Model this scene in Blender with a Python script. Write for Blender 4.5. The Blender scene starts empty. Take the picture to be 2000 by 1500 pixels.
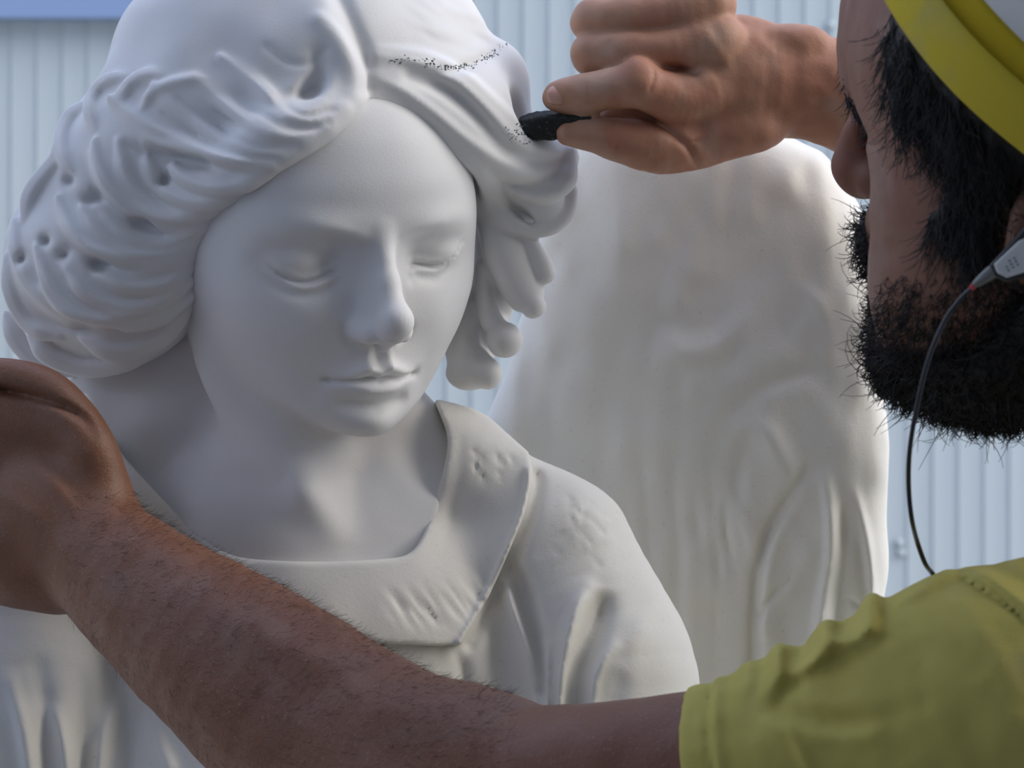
import bpy, math, random
import numpy as np

# ------------------------------------------------------------------ camera, light, exposure
sc = bpy.context.scene
CAMY = 6000.0            # camera distance in working units; 4000 working units = 1 m
U = 1.0 / 4000.0
HZ = 1.62                # height of the picture centre above the ground
def world(p):
    p = np.asarray(p, float)
    return np.stack([p[..., 0] * U, -p[..., 2] * U, p[..., 1] * U + HZ], -1)
def P(px, py, z=0.0):
    f = 1 - z / CAMY
    return ((px - 1000) * f, (750 - py) * f, z)

cam = bpy.data.cameras.new('camera'); camo = bpy.data.objects.new('camera', cam)
sc.collection.objects.link(camo); sc.camera = camo
camo.location = (0, -CAMY * U, HZ); camo.rotation_euler = (math.pi / 2, 0, 0)
cam.sensor_width = 36; cam.lens = 36 * CAMY / 2000.0
cam.clip_start = 0.05; cam.clip_end = 60
cam.dof.use_dof = True; cam.dof.focus_distance = 1.42; cam.dof.aperture_fstop = 18

w = bpy.data.worlds.new('sky'); sc.world = w; w.use_nodes = True
nt = w.node_tree; bg = nt.nodes['Background']
tcw = nt.nodes.new('ShaderNodeTexCoord'); sep = nt.nodes.new('ShaderNodeSeparateXYZ'); rmp = nt.nodes.new('ShaderNodeValToRGB')
nt.links.new(tcw.outputs['Generated'], sep.inputs[0]); nt.links.new(sep.outputs['Z'], rmp.inputs[0]); nt.links.new(rmp.outputs[0], bg.inputs[0])
rmp.color_ramp.elements[0].color = (.61, .69, .88, 1); rmp.color_ramp.elements[1].color = (.50, .62, .94, 1)
bg.inputs[1].default_value = 0.9
sun = bpy.data.lights.new('sun', 'SUN'); suno = bpy.data.objects.new('sun', sun)
sc.collection.objects.link(suno)
sun.energy = 1.95; sun.color = (1.0, 0.92, 0.79); sun.angle = math.radians(50)
import mathutils
suno.rotation_euler = mathutils.Vector((.78, -.16, .58)).to_track_quat('Z', 'Y').to_euler()
suno.location = (3, 1, 4)
sc.view_settings.view_transform = 'Standard'; sc.view_settings.look = 'None'
sc.view_settings.gamma = 1; sc.view_settings.use_curve_mapping = False
sc.view_settings.exposure = 0.97

# ------------------------------------------------------------------ helpers: materials
def mat(name, col, rough=0.6, spec=0.5, noise=None, bump=None, sss=0.0, sssr=(1, .4, .2), stretch=None, metal=0.0, mix2=None):
    """noise=(scale, detail, colour2, contrast)   bump=(scale, strength, detail)"""
    m = bpy.data.materials.new(name); m.use_nodes = True
    nt = m.node_tree; b = nt.nodes['Principled BSDF']
    b.inputs['Base Color'].default_value = (*col, 1)
    b.inputs['Roughness'].default_value = rough
    b.inputs['Metallic'].default_value = metal
    b.inputs['Specular IOR Level'].default_value = spec
    if sss:
        b.inputs['Subsurface Weight'].default_value = sss
        b.inputs['Subsurface Radius'].default_value = sssr
        b.inputs['Subsurface Scale'].default_value = 0.006
    tc = nt.nodes.new('ShaderNodeTexCoord'); mp = nt.nodes.new('ShaderNodeMapping')
    nt.links.new(tc.outputs['Object'], mp.inputs[0])
    if stretch: mp.inputs['Scale'].default_value = stretch
    cur = None
    for spec_ in ([noise] if noise else []) + (mix2 or []):
        n = nt.nodes.new('ShaderNodeTexNoise'); n.inputs['Scale'].default_value = spec_[0]; n.inputs['Detail'].default_value = spec_[1]
        nt.links.new(mp.outputs[0], n.inputs['Vector'])
        r = nt.nodes.new('ShaderNodeMapRange'); c = spec_[3]
        r.inputs[1].default_value = c[0]; r.inputs[2].default_value = c[1]
        nt.links.new(n.outputs[0], r.inputs[0])
        mx = nt.nodes.new('ShaderNodeMix'); mx.data_type = 'RGBA'
        if cur is None: mx.inputs[6].default_value = (*col, 1)
        else: nt.links.new(cur, mx.inputs[6])
        mx.inputs[7].default_value = (*spec_[2], 1)
        nt.links.new(r.outputs[0], mx.inputs[0]); cur = mx.outputs[2]
    if cur is not None: nt.links.new(cur, b.inputs['Base Color'])
    if bump:
        last = None
        for bs in (bump if isinstance(bump, list) else [bump]):
            n2 = nt.nodes.new('ShaderNodeTexNoise'); n2.inputs['Scale'].default_value = bs[0]; n2.inputs['Detail'].default_value = bs[2]
            nt.links.new(mp.outputs[0], n2.inputs['Vector'])
            bp = nt.nodes.new('ShaderNodeBump'); bp.inputs['Strength'].default_value = bs[1]; bp.inputs['Distance'].default_value = bs[3]
            nt.links.new(n2.outputs[0], bp.inputs['Height'])
            if last is not None: nt.links.new(last, bp.inputs['Normal'])
            last = bp.outputs[0]
        nt.links.new(last, b.inputs['Normal'])
    return m

# ------------------------------------------------------------------ helpers: objects
def tag(o, label=None, cat=None, group=None, kind=None):
    if label: o['label'] = label
    if cat: o['category'] = cat
    if group: o['group'] = group
    if kind: o['kind'] = kind
    return o
def empty(name, p, label=None, cat=None, group=None):
    o = bpy.data.objects.new(name, None); sc.collection.objects.link(o)
    o.location = p; o.empty_display_size = .05
    bpy.context.view_layer.update()
    return tag(o, label, cat, group)
def raw_mesh(name, V, Q, material, parent=None, smooth=True):
    """V in metres (world), Q int array (n,3|4)"""
    V = np.asarray(V, np.float32); Q = np.asarray(Q, np.int32)
    q = parent
    while q is not None:
        V = V - np.array(q.location, np.float32); q = q.parent
    me = bpy.data.meshes.new(name); k = Q.shape[1]
    me.vertices.add(len(V)); me.vertices.foreach_set('co', V.ravel())
    me.loops.add(Q.size); me.loops.foreach_set('vertex_index', Q.ravel())
    me.polygons.add(len(Q))
    me.polygons.foreach_set('loop_start', np.arange(0, Q.size, k, dtype=np.int32))
    me.polygons.foreach_set('loop_total', np.full(len(Q), k, np.int32))
    me.polygons.foreach_set('use_smooth', np.full(len(Q), smooth))
    me.update(calc_edges=True); me.validate()
    if isinstance(material, (list, tuple)):
        for m_ in material: me.materials.append(m_)
    else: me.materials.append(material)
    o = bpy.data.objects.new(name, me); sc.collection.objects.link(o)
    if parent is not None: o.parent = parent
    return o

# ------------------------------------------------------------------ implicit sculpting
def smin(a, b, k):
    h = np.maximum(k - np.abs(a - b), 0) / k
    return np.minimum(a, b) - h * h * k * .25
def smax(a, b, k): return -smin(-a, -b, k)
def table(xs, ys, s=0.0):
    """smooth look-up of y(x)"""
    xs = np.asarray(xs, float); ys = np.asarray(ys, float)
    if xs[0] > xs[-1]: xs, ys = xs[::-1], ys[::-1]
    g = np.linspace(xs[0], xs[-1], 600); v = np.interp(g, xs, ys)
    if s:
        n = int(3 * s / (g[1] - g[0])) + 1
        ker = np.exp(-.5 * (np.arange(-n, n + 1) * (g[1] - g[0]) / s) ** 2); ker /= ker.sum()
        v = np.convolve(np.pad(v, n, mode='reflect', reflect_type='odd'), ker, 'valid')
    return lambda x: np.interp(x, g, v).astype(np.float32)
def spline(pts, n=6):
    """Catmull-Rom through rows of pts"""
    p = np.asarray(pts, float)
    if len(p) < 3: return p
    q = np.vstack([2 * p[0] - p[1], p, 2 * p[-1] - p[-2]]); out = []
    for i in range(1, len(q) - 2):
        for t in np.linspace(0, 1, n, endpoint=False):
            a, b, c, d = q[i - 1], q[i], q[i + 1], q[i + 2]
            out.append(.5 * (2 * b + (c - a) * t + (2 * a - 5 * b + 4 * c - d) * t * t + (3 * b - a - 3 * c + d) * t ** 3))
    out.append(p[-1]); return np.array(out)

class Field:
    def __init__(s, lo, hi, h):
        s.lo = np.array(lo, float); s.h = float(h)
        s.n = np.ceil((np.array(hi, float) - s.lo) / h).astype(int) + 1
        s.ax = [(s.lo[i] + h * np.arange(s.n[i])).astype(np.float32) for i in range(3)]
        s.F = np.full(s.n, 300.0, np.float32)
    def box(s, lo, hi):
        sl = []
        for i in range(3):
            a = int(max(0, math.floor((lo[i] - s.lo[i]) / s.h))); b = int(min(s.n[i], math.ceil((hi[i] - s.lo[i]) / s.h) + 1))
            if b <= a: return None
            sl.append(slice(a, b))
        return tuple(sl)
    def xyz(s, sl=(slice(None),) * 3):
        return s.ax[0][sl[0]][:, None, None], s.ax[1][sl[1]][None, :, None], s.ax[2][sl[2]][None, None, :]
    def put(s, fn, lo, hi, k, op='add'):
        sl = s.box(lo, hi)
        if sl is None: return
        d = fn(*s.xyz(sl))
        if op == 'add': s.F[sl] = smin(s.F[sl], d, k)
        elif op == 'sub': s.F[sl] = smax(s.F[sl], -d, k)
        elif op == 'and': s.F[sl] = smax(s.F[sl], d, k)
        elif op == 'disp': s.F[sl] = s.F[sl] - d
    def ell(s, c, r, k=20, rot=None, op='add'):
        c = np.array(c, float); r = np.array(r, float); m = float(max(r)) + 2 * k + 2 * s.h
        R = np.eye(3) if rot is None else rot
        def fn(x, y, z):
            x, y, z = x - c[0], y - c[1], z - c[2]
            a = [(R[0][i] * x + R[1][i] * y + R[2][i] * z).astype(np.float32) for i in range(3)]
            k0 = np.sqrt((a[0] / r[0]) ** 2 + (a[1] / r[1]) ** 2 + (a[2] / r[2]) ** 2) + 1e-6
            k1 = np.sqrt((a[0] / r[0] ** 2) ** 2 + (a[1] / r[1] ** 2) ** 2 + (a[2] / r[2] ** 2) ** 2) + 1e-9
            return k0 * (k0 - 1) / k1
        s.put(fn, c - m, c + m, k, op)
    def chain(s, pts, rad, k=15, n=5, op='add', groove=None, flat=1.0, normal=None):
        """tapering tube through pts; groove=(count, depth) runs strands along it"""
        q = spline(np.column_stack([np.array(pts, float), np.array(rad, float)]), n)
        A, rr = q[:, :3], q[:, 3]; m = rr.max() * max(1, flat) + 1.5 * k + 2 * s.h
        T = np.gradient(A, axis=0); T /= np.linalg.norm(T, axis=1)[:, None] + 1e-9
        v = np.array([0, 0, 1.0]) if normal is None else np.array(normal, float)
        def seg(i, x, y, z, full=True):
            a, b = A[i], A[i + 1]; d = b - a; L = float(d @ d) + 1e-9
            t = np.clip(((x - a[0]) * d[0] + (y - a[1]) * d[1] + (z - a[2]) * d[2]) / L, 0, 1)
            ox, oy, oz = x - a[0] - t * d[0], y - a[1] - t * d[1], z - a[2] - t * d[2]
            return t, ox, oy, oz
        segs = range(len(A) - 1)
        for i in segs:          # work segment by segment in small boxes, collect in scratch
            pass
        lo, hi = A.min(0) - m, A.max(0) + m
        sl = s.box(lo, hi)
        if sl is None: return
        shp = tuple(q_.stop - q_.start for q_ in sl)
        D = np.full(shp, 250.0, np.float32)
        for i in segs:
            l2 = np.minimum(A[i], A[i + 1]) - m; h2 = np.maximum(A[i], A[i + 1]) + m
            s2 = s.box(l2, h2)
            if s2 is None: continue
            x, y, z = s.xyz(s2); t, ox, oy, oz = seg(i, x, y, z)
            r = rr[i] + t * (rr[i + 1] - rr[i])
            if flat != 1.0 or groove:
                tt = T[i] + (T[i + 1] - T[i]) * .5; e1 = np.cross(v, tt); e1 /= np.linalg.norm(e1) + 1e-9; e2 = np.cross(tt, e1)
                e2 /= np.linalg.norm(e2) + 1e-9
                u1 = (ox * e1[0] + oy * e1[1] + oz * e1[2]); u2 = (ox * e2[0] + oy * e2[1] + oz * e2[2])
                dd = np.sqrt(ox * ox + oy * oy + oz * oz - u1 * u1 + (u1 / flat) ** 2 + 1e-6)
                if groove:
                    ph = np.clip(u1 / (r * flat + 1e-3), -1.3, 1.3)
                    dd = dd + groove[1] * (0.5 - 0.5 * np.cos(ph * groove[0] * math.pi + (groove[2] if len(groove) > 2 else 0))) * np.clip(r / rr.max() * 1.5, 0, 1)
            else: dd = np.sqrt(ox * ox + oy * oy + oz * oz)
            dd = (dd - r).astype(np.float32)
            s3 = tuple(slice(s2[j].start - sl[j].start, s2[j].stop - sl[j].start) for j in range(3))
            D[s3] = np.minimum(D[s3], dd)
        if op == 'add': s.F[sl] = smin(s.F[sl], D, k)
        else: s.F[sl] = smax(s.F[sl], -D, k)
    def px(s, sl=(slice(None),) * 3):
        """picture coordinates of the voxels (perspective of the camera position)"""
        x, y, z = s.xyz(sl); f = 1 / (1 - z / CAMY)
        return 1000 + x * f, 750 - y * f
    def line(s, pts, amp, sig, zlo=-9999, zhi=9999, n=5, power=2.0, clipends=True):
        """ridge (amp>0) or groove (amp<0) seen along the carver's view; pts (px,py[,ampfactor])"""
        p = np.array([(a[0], a[1], a[2] if len(a) > 2 else 1.0) for a in pts], float); q = spline(p, n)
        ext = 3 * sig
        ends = []
        for zz in (max(zlo, s.lo[2]), min(zhi, s.lo[2] + s.h * s.n[2])):
            f = 1 - zz / CAMY
            ends += [((q[:, 0].min() - ext - 1000) * f, (750 - q[:, 1].max() - ext) * f), ((q[:, 0].max() + ext - 1000) * f, (750 - q[:, 1].min() + ext) * f)]
        e = np.array(ends)
        sl = s.box((e[:, 0].min(), e[:, 1].min(), zlo), (e[:, 0].max(), e[:, 1].max(), zhi))
        if sl is None: return
        X, Y = s.px(sl)
        def fn(GX, GY):
            best = np.full(GX.shape, 1e9, np.float32); am = np.zeros(GX.shape, np.float32)
            for i in range(len(q) - 1):
                a, b = q[i], q[i + 1]; dx, dy = b[0] - a[0], b[1] - a[1]; L = dx * dx + dy * dy + 1e-9
                t = np.clip(((GX - a[0]) * dx + (GY - a[1]) * dy) / L, 0, 1)
                d = (GX - a[0] - t * dx) ** 2 + (GY - a[1] - t * dy) ** 2
                c = d < best; best = np.where(c, d, best); am = np.where(c, a[2] + t * (b[2] - a[2]), am)
            return amp * am * np.exp(-(best / sig ** 2) ** (power / 2))
        s.F[sl] -= lut(X, Y, fn, min(3.0, sig / 4))
    def rough(s, seed, amp, size, band=45):
        """uneven surface: value noise added in a band about the surface"""
        I = np.nonzero(np.abs(s.F) < band); nz = noise3(seed)
        p = [s.ax[k][I[k]] / size[k] + 90 for k in range(3)]
        s.F[I] += amp * nz(*p)
    def poly(s, pts, sl=(slice(None),) * 3, n=0):
        """signed distance (picture px) to closed outline, negative inside"""
        q = np.array(pts, float)
        if n: q = spline(np.vstack([q, q[:1]]), n)[:-1]
        X, Y = s.px(sl)
        return lut(X, Y, lambda a, b: poly2(a, b, q), 2.5)
    def smooth(s, it=1):
        for _ in range(it):
            for a in range(3):
                s.F = (np.roll(s.F, 1, a) + np.roll(s.F, -1, a) + 2 * s.F) * .25
    def ztop(s, px, py):
        """depth of the front surface under a picture point"""
        z = s.ax[2][::-1]; f = 1 - z / CAMY
        xi = (((px - 1000) * f - s.lo[0]) / s.h).round().astype(int).clip(0, s.n[0] - 1)
        yi = (((750 - py) * f - s.lo[1]) / s.h).round().astype(int).clip(0, s.n[1] - 1)
        v = s.F[xi, yi, np.arange(s.n[2])[::-1]]; i = np.argmax(v < 0)
        return None if v[i] >= 0 else float(z[i])
    def mesh(s):
        F = s.F.copy(); F[0] = F[-1] = 50; F[:, 0] = F[:, -1] = 50; F[:, :, 0] = F[:, :, -1] = 50
        N = F < 0; c = (slice(None, -1), slice(1, None))
        cnt = np.zeros(tuple(s.n - 1), np.uint8)
        for i in (0, 1):
            for j in (0, 1):
                for k in (0, 1): cnt += N[c[i], c[j], c[k]]
        act = (cnt > 0) & (cnt < 8); idx = np.full(act.shape, -1, np.int32)
        I = np.argwhere(act); idx[act] = np.arange(len(I), dtype=np.int32)
        acc = np.zeros((len(I), 3), np.float64); num = np.zeros(len(I))
        for a in range(3):
            b, d = [x for x in range(3) if x != a]
            for ob in (0, 1):
                for od in (0, 1):
                    o0 = np.zeros(3, int); o0[b] = ob; o0[d] = od; o1 = o0.copy(); o1[a] = 1
                    p0 = I + o0; p1 = I + o1
                    f0 = F[p0[:, 0], p0[:, 1], p0[:, 2]]; f1 = F[p1[:, 0], p1[:, 1], p1[:, 2]]
                    m = (f0 < 0) != (f1 < 0); t = f0[m] / (f0[m] - f1[m])
                    pos = p0[m].astype(float); pos[:, a] += t
                    acc[m] += pos; num[m] += 1
        V = acc / num[:, None] * s.h + s.lo
        Qs = []
        for a in range(3):
            b, d = (a + 1) % 3, (a + 2) % 3
            lo = [slice(None)] * 3; hi = [slice(None)] * 3; lo[a] = slice(None, -1); hi[a] = slice(1, None)
            A, B = N[tuple(lo)], N[tuple(hi)]
            for (M, flip) in ((A & ~B, False), (~A & B, True)):
                e = np.argwhere(M); e = e[(e[:, b] > 0) & (e[:, d] > 0)]
                def g(ob, od):
                    p = e.copy(); p[:, b] -= ob; p[:, d] -= od
                    return idx[p[:, 0], p[:, 1], p[:, 2]]
                q = np.stack([g(0, 0), g(1, 0), g(1, 1), g(0, 1)], 1)
                Qs.append(q[:, ::-1] if flip else q)
        Q = np.vstack(Qs); Q = Q[(Q >= 0).all(1)]
        return V, Q

def lut(X, Y, fn, step):
    """evaluate a function of two coordinates through a bilinear table"""
    x0, x1, y0, y1 = X.min(), X.max(), Y.min(), Y.max()
    gx = np.arange(x0, x1 + 2 * step, step); gy = np.arange(y0, y1 + 2 * step, step)
    T = fn(gx[:, None], gy[None, :]).astype(np.float32); m = len(gy); T = T.ravel()
    u = (X - x0) / step; v = (Y - y0) / step; iu = u.astype(np.int32); iv = v.astype(np.int32)
    fu = (u - iu).astype(np.float32); fv = (v - iv).astype(np.float32); k = iu * m + iv
    return (T[k] * (1 - fu) + T[k + m] * fu) * (1 - fv) + (T[k + 1] * (1 - fu) + T[k + m + 1] * fu) * fv

def poly2(X, Y, q):
    best = np.full(np.broadcast(X, Y).shape, 1e12, np.float32); ins = np.zeros(best.shape, bool); n = len(q)
    for i in range(n):
        a, b = q[i], q[(i + 1) % n]; dx, dy = b[0] - a[0], b[1] - a[1]; L = dx * dx + dy * dy + 1e-9
        t = np.clip(((X - a[0]) * dx + (Y - a[1]) * dy) / L, 0, 1)
        best = np.minimum(best, (X - a[0] - t * dx) ** 2 + (Y - a[1] - t * dy) ** 2)
        if abs(dy) > 1e-9:
            cr = ((a[1] > Y) != (b[1] > Y)) & (X < dx * (Y - a[1]) / dy + a[0]); ins ^= cr
    d = np.sqrt(best); return np.where(ins, -d, d)

def relax(V, Q, it=2, lam=.5):
    n = len(V); E = np.vstack([Q[:, [0, 1]], Q[:, [1, 2]], Q[:, [2, 3]], Q[:, [3, 0]]])
    deg = np.bincount(E.ravel(), minlength=n)[:, None].clip(1)
    for k in range(it * 2):
        L = lam if k % 2 == 0 else -lam * 1.04
        S = np.stack([np.bincount(E[:, 0], V[E[:, 1], c], n) + np.bincount(E[:, 1], V[E[:, 0], c], n) for c in range(3)], 1)
        V = V + L * (S / deg - V)
    return V
def sculpt(name, fld, material, parent, it=2):
    V, Q = fld.mesh(); V = relax(V, Q, it)
    return raw_mesh(name, world(V), Q, material, parent)
class noise3:
    """cheap smooth value noise, for uneven carving"""
    def __init__(s, seed): s.g = np.random.RandomState(seed).uniform(-1, 1, (32, 32, 32)).astype(np.float32)
    def __call__(s, x, y, z):
        x, y, z = np.broadcast_arrays(x, y, z); r = 0
        i = [np.floor(a).astype(np.int32) for a in (x, y, z)]; f = [a - b for a, b in zip((x, y, z), i)]; f = [t * t * (3 - 2 * t) for t in f]
        for a in (0, 1):
            for b in (0, 1):
                for c in (0, 1):
                    wgt = (f[0] if a else 1 - f[0]) * (f[1] if b else 1 - f[1]) * (f[2] if c else 1 - f[2])
                    r = r + wgt * s.g[(i[0] + a) & 31, (i[1] + b) & 31, (i[2] + c) & 31]
        return r.astype(np.float32)
QH = 1.0          # voxel size factor of the sculpted pieces

# ------------------------------------------------------------------ statue
M_marble = mat('white_marble', (.80, .79, .78), .55, .35, noise=(9, 5, (.73, .73, .735), (.42, .7)), bump=[(900, .10, 2, .0006)], sss=.12, sssr=(.9, .9, .85))
M_rough = mat('tooled_marble', (.83, .81, .755), .65, .3, noise=(9, 5, (.75, .74, .71), (.42, .7)), mix2=[(420, 3, (.64, .64, .62), (.62, .9))], bump=[(800, .14, 3, .0006), (160, .12, 4, .0012)], sss=.1, sssr=(.9, .9, .85))  # cream tone has the warm light mixed into its colour
statue = empty('statue', (-.08, .05, 0), 'white marble angel statue with bowed head, wavy hair and one big wing', 'statue')

yw, pt, rl = math.radians(27.2), math.radians(14.0), math.radians(4.6)
def _rot():
    cy, sy, cp, sp, cr, sr = math.cos(yw), math.sin(yw), math.cos(pt), math.sin(pt), math.cos(rl), math.sin(rl)
    Ry = np.array([[cy, 0, sy], [0, 1, 0], [-sy, 0, cy]]); Rx = np.array([[1, 0, 0], [0, cp, -sp], [0, sp, cp]]); Rz = np.array([[cr, -sr, 0], [sr, cr, 0], [0, 0, 1]])
    return Rz @ Ry @ Rx
HR = _rot(); HS = .85; HT = np.array([-378.0, 303.0, 0.0])
def head_pt(x, y, z): return HR @ np.array([x, y, z], float) * HS + HT

NECKLINE = [(150, 700), (215, 845), (250, 900), (330, 988), (400, 1052), (450, 1083), (520, 1094), (640, 1097), (740, 1092), (795, 1083), (826, 1045), (853, 965), (871, 895), (874, 850), (862, 810), (846, 770), (800, 640), (300, 560)]

def build_face():
    f = Field((-900, -420, -300), (60, 680, 440), 4.6 * QH)
    X, Y, Z = f.xyz()
    a = [(HR[0][i] * (X - HT[0]) + HR[1][i] * (Y - HT[1]) + HR[2][i] * (Z - HT[2])) / HS for i in range(3)]
    x, y, z = [v.astype(np.float32) for v in a]; ax = np.abs(x)
    # lofted egg of the head
    wT = table([-520, -440, -380, -300, -200, -100, 0, 100, 200, 300, 420], [64, 130, 178, 246, 308, 338, 340, 332, 318, 286, 200], 30)
    fT = table([-520, -440, -380, -330, -280, -208, -138, -60, 10, 60, 150, 250, 330, 420], [235, 300, 326, 318, 322, 326, 322, 322, 338, 346, 346, 312, 262, 170], 22)
    zT = table([-520, -440, -330, -200, -60, 100, 400], [120, 130, 90, 40, 20, 0, -40], 40)
    W, Fr, Z0 = wT(y), fT(y), zT(y)
    dz = z - Z0; front = dz > 0
    ez = np.where(front, Fr - Z0, 330.0)
    pw = np.interp(y, [-420, -250, -120, 100, 300], [2.1, 2.2, 2.6, 2.65, 2.3]).astype(np.float32)
    k0 = ((ax / W) ** pw + (np.abs(dz) / ez) ** pw + 1e-6) ** (1 / pw)
    g = np.sqrt((ax / W ** 2) ** 2 + (dz / ez ** 2) ** 2) / np.maximum(np.sqrt((ax / W) ** 2 + (dz / ez) ** 2), 1e-4)
    d = (k0 - 1) / np.maximum(g, 1 / 400)
    # close under the chin and over the crown
    under = (-(y + 436) * .95 - (z - 330) * .22)
    d = smax(d, under.astype(np.float32), 75)
    d = smax(d, (y - 400).astype(np.float32), 120)
    d = smin(d, (np.sqrt((x / 250) ** 2 + ((y - 130) / 290) ** 2 + ((z + 20) / 330) ** 2) - 1) * 260, 60)
    # features: only in a thin band around the front surface
    band = (np.abs(d) < 75) & (z > 60)
    band |= (np.abs(x) < 130) & (y > -260) & (y < 100) & (z > 240) & (z < 500)
    D0 = d; d, x, y, z, ax = d[band], x[band], y[band], z[band], ax[band]
    fr = np.clip((z - 90) / 120, 0, 1); fr = fr * fr * (3 - 2 * fr)
    def G(cx, cy, sx, sy, A, both=True):
        q = ax if both else x
        return A * np.exp(-(((q - cx) / sx) ** 2 + ((y - cy) / sy) ** 2))
    def L(pts, A, s, ax=ax):
        q = spline(np.array(pts, float), 5); best = np.full(x.shape, 1e9, np.float32); am = np.ones(x.shape, np.float32)
        for i in range(len(q) - 1):
            p0, p1 = q[i], q[i + 1]; ddx, ddy = p1[0] - p0[0], p1[1] - p0[1]; LL = ddx * ddx + ddy * ddy + 1e-9
            t = np.clip(((ax - p0[0]) * ddx + (y - p0[1]) * ddy) / LL, 0, 1)
            e = (ax - p0[0] - t * ddx) ** 2 + (y - p0[1] - t * ddy) ** 2; c = e < best
            best = np.where(c, e, best)
            if q.shape[1] > 2: am = np.where(c, p0[2] + t * (p1[2] - p0[2]), am)
        return A * am * np.exp(-best / s ** 2)
    h = 0
    h = h + G(0, 20, 75, 60, 8) + G(150, 70, 90, 30, 10)                       # glabella, brow ridge
    h = h - G(150, -18, 92, 44, 32) - G(92, -14, 30, 38, 18)                     # sockets, inner corners deeper
    h = h + G(150, -150, 75, 60, 12)                                           # cheeks
    h = h + G(0, -280, 92, 62, 24) - G(135, -290, 30, 50, 5)                      # mouth mound
    h = h + G(0, -392, 62, 42, 20) - L([(0, -345, 1), (60, -338, .8), (90, -325, 0)], 15, 18)
    h = h + L([(0, -262, .8), (26, -256, 1), (70, -274, .6), (100, -285, 0)], 15, 13)   # upper lip
    h = h + L([(0, -309, 1), (40, -306, .9), (86, -292, .1)], 19, 17)             # lower lip
    h = h - L([(0, -284, .9), (20, -280, 1), (60, -284, .9), (98, -286, 1), (112, -283, .3)], 19, 5.5)
    h = h - G(110, -284, 14, 14, 7)
    h = h - L([(0, -218, 1), (0, -244, 1)], 13, 15) + L([(27, -222, .5), (28, -250, 1)], 6, 9)
    d = d - (h * fr).astype(np.float32)
    # eyeballs under closed lids
    e = np.sqrt(((ax - 168) / 78) ** 2 + ((y + 14) / 62) ** 2 + ((z - 223) / 78) ** 2)
    d = smin(d, ((e - 1) * 66).astype(np.float32), 16)
    h = L([(146, 30, .3), (110, 26, 1), (70, 16, 1), (46, 2, .5)], -10, 17) + L([(150, 62, .5), (100, 56, 1), (50, 40, .6)], 5, 16)
    lidl = [(92, -40, .9), (106, -45, 1), (140, -58, 1), (172, -62, 1), (205, -50, .9), (236, -24, .3)]
    lidr = [(92, -40, .9), (106, -36, 1), (140, -42, 1), (172, -42, .8), (205, -22, .9), (232, 6, .4)]
    for q, lid in ((-x, lidl), (x, lidr)):
        h = h + L(lid, -9, 5, q) + L([(a0, b0 - 11, c0) for a0, b0, c0 in lid], 6, 7, q) - L([(a0, b0 - 30, c0) for a0, b0, c0 in lid], 6, 12, q)
        h = h + L([(a0, b0 + 10, c0) for a0, b0, c0 in lid], 4, 7, q)
    d = d - (h * fr).astype(np.float32)
    # nose
    def seg(p0, p1, r0, r1, sx=1.0, mirror=False):
        p0 = np.array(p0, float); p1 = np.array(p1, float); dd = p1 - p0; LL = dd @ dd
        q = ax if mirror else x
        t = np.clip(((q - p0[0]) * dd[0] + (y - p0[1]) * dd[1] + (z - p0[2]) * dd[2]) / LL, 0, 1)
        return (np.sqrt(((q - p0[0] - t * dd[0]) / sx) ** 2 + (y - p0[1] - t * dd[1]) ** 2 + (z - p0[2] - t * dd[2]) ** 2) - (r0 + t * (r1 - r0))).astype(np.float32)
    n = seg((0, 50, 324), (0, -60, 372), 26, 26)
    n = smin(n, seg((0, -60, 372), (0, -132, 416), 26, 34), 20)
    n = smin(n, seg((0, -138, 422), (0, -150, 410), 40, 39), 16)
    n = smin(n, seg((0, -10, 300), (0, -150, 345), 38, 52), 30)
    n = smin(n, seg((50, -168, 346), (38, -172, 370), 28, 26, mirror=True), 18)
    n = smin(n, seg((0, -182, 392), (0, -200, 360), 16, 18), 14)
    n = smax(n, -seg((24, -205, 385), (34, -200, 362), 9, 12, mirror=True), 10)
    d = smin(d, n, 26)
    d = d - (L([(78, -150, .2), (84, -172, 1), (74, -192, 1), (58, -203, .6)], -7, 8) * fr).astype(np.float32)
    D0[band] = d; d = D0
    f.F = (d * HS).astype(np.float32)
    # neck into the chest
    J = head_pt(0, -230, -110)
    f.chain([head_pt(0, -120, -60), head_pt(-20, -330, -70), P(560, 900, -75), P(560, 1060, -110)], [150, 165, 172, 240], k=70)
    f.chain([head_pt(-230, -60, -40), P(430, 700, 60), P(520, 860, 70), P(590, 960, 110)], [40, 48, 42, 22], k=60)
    f.chain([P(360, 700, -110), P(310, 800, -120), P(250, 900, -150)], [105, 112, 105], k=60)
    f.chain([P(330, 690, -130), P(215, 770, -120), P(190, 880, -140)], [80, 92, 92], k=40)
    f.chain([P(740, 830, -130), P(830, 930, -140), P(860, 1010, -150)], [112, 112, 105], k=60)
    # chest
    f.ell(P(620, 1190, -92), (470, 330, 190), k=90)
    f.ell(P(250, 1010, -215), (260, 130, 130), k=90)
    f.ell(P(960, 1040, -140), (200, 150, 140), k=90)
    f.line([(560, 925, 0), (590, 955, 1), (640, 1020, .8), (665, 1070, .1)], 9, 34, -50, 480)
    f.line([(760, 900, 1), (800, 960, .9), (790, 1030, .4)], 8, 44, -50, 480)
    f.line([(690, 940, 1), (695, 1000, .8), (690, 1060, .2)], -12, 40, -50, 480)
    f.line([(300, 930, .4), (420, 940, .7), (540, 935, .4)], -8, 30, -50, 480)
    lower = f.box((-900, -900, -900), (900, -20, 900))
    f.F[lower] = smax(f.F[lower], f.poly(NECKLINE, lower) - 14, 10).astype(np.float32)
    return f

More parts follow.
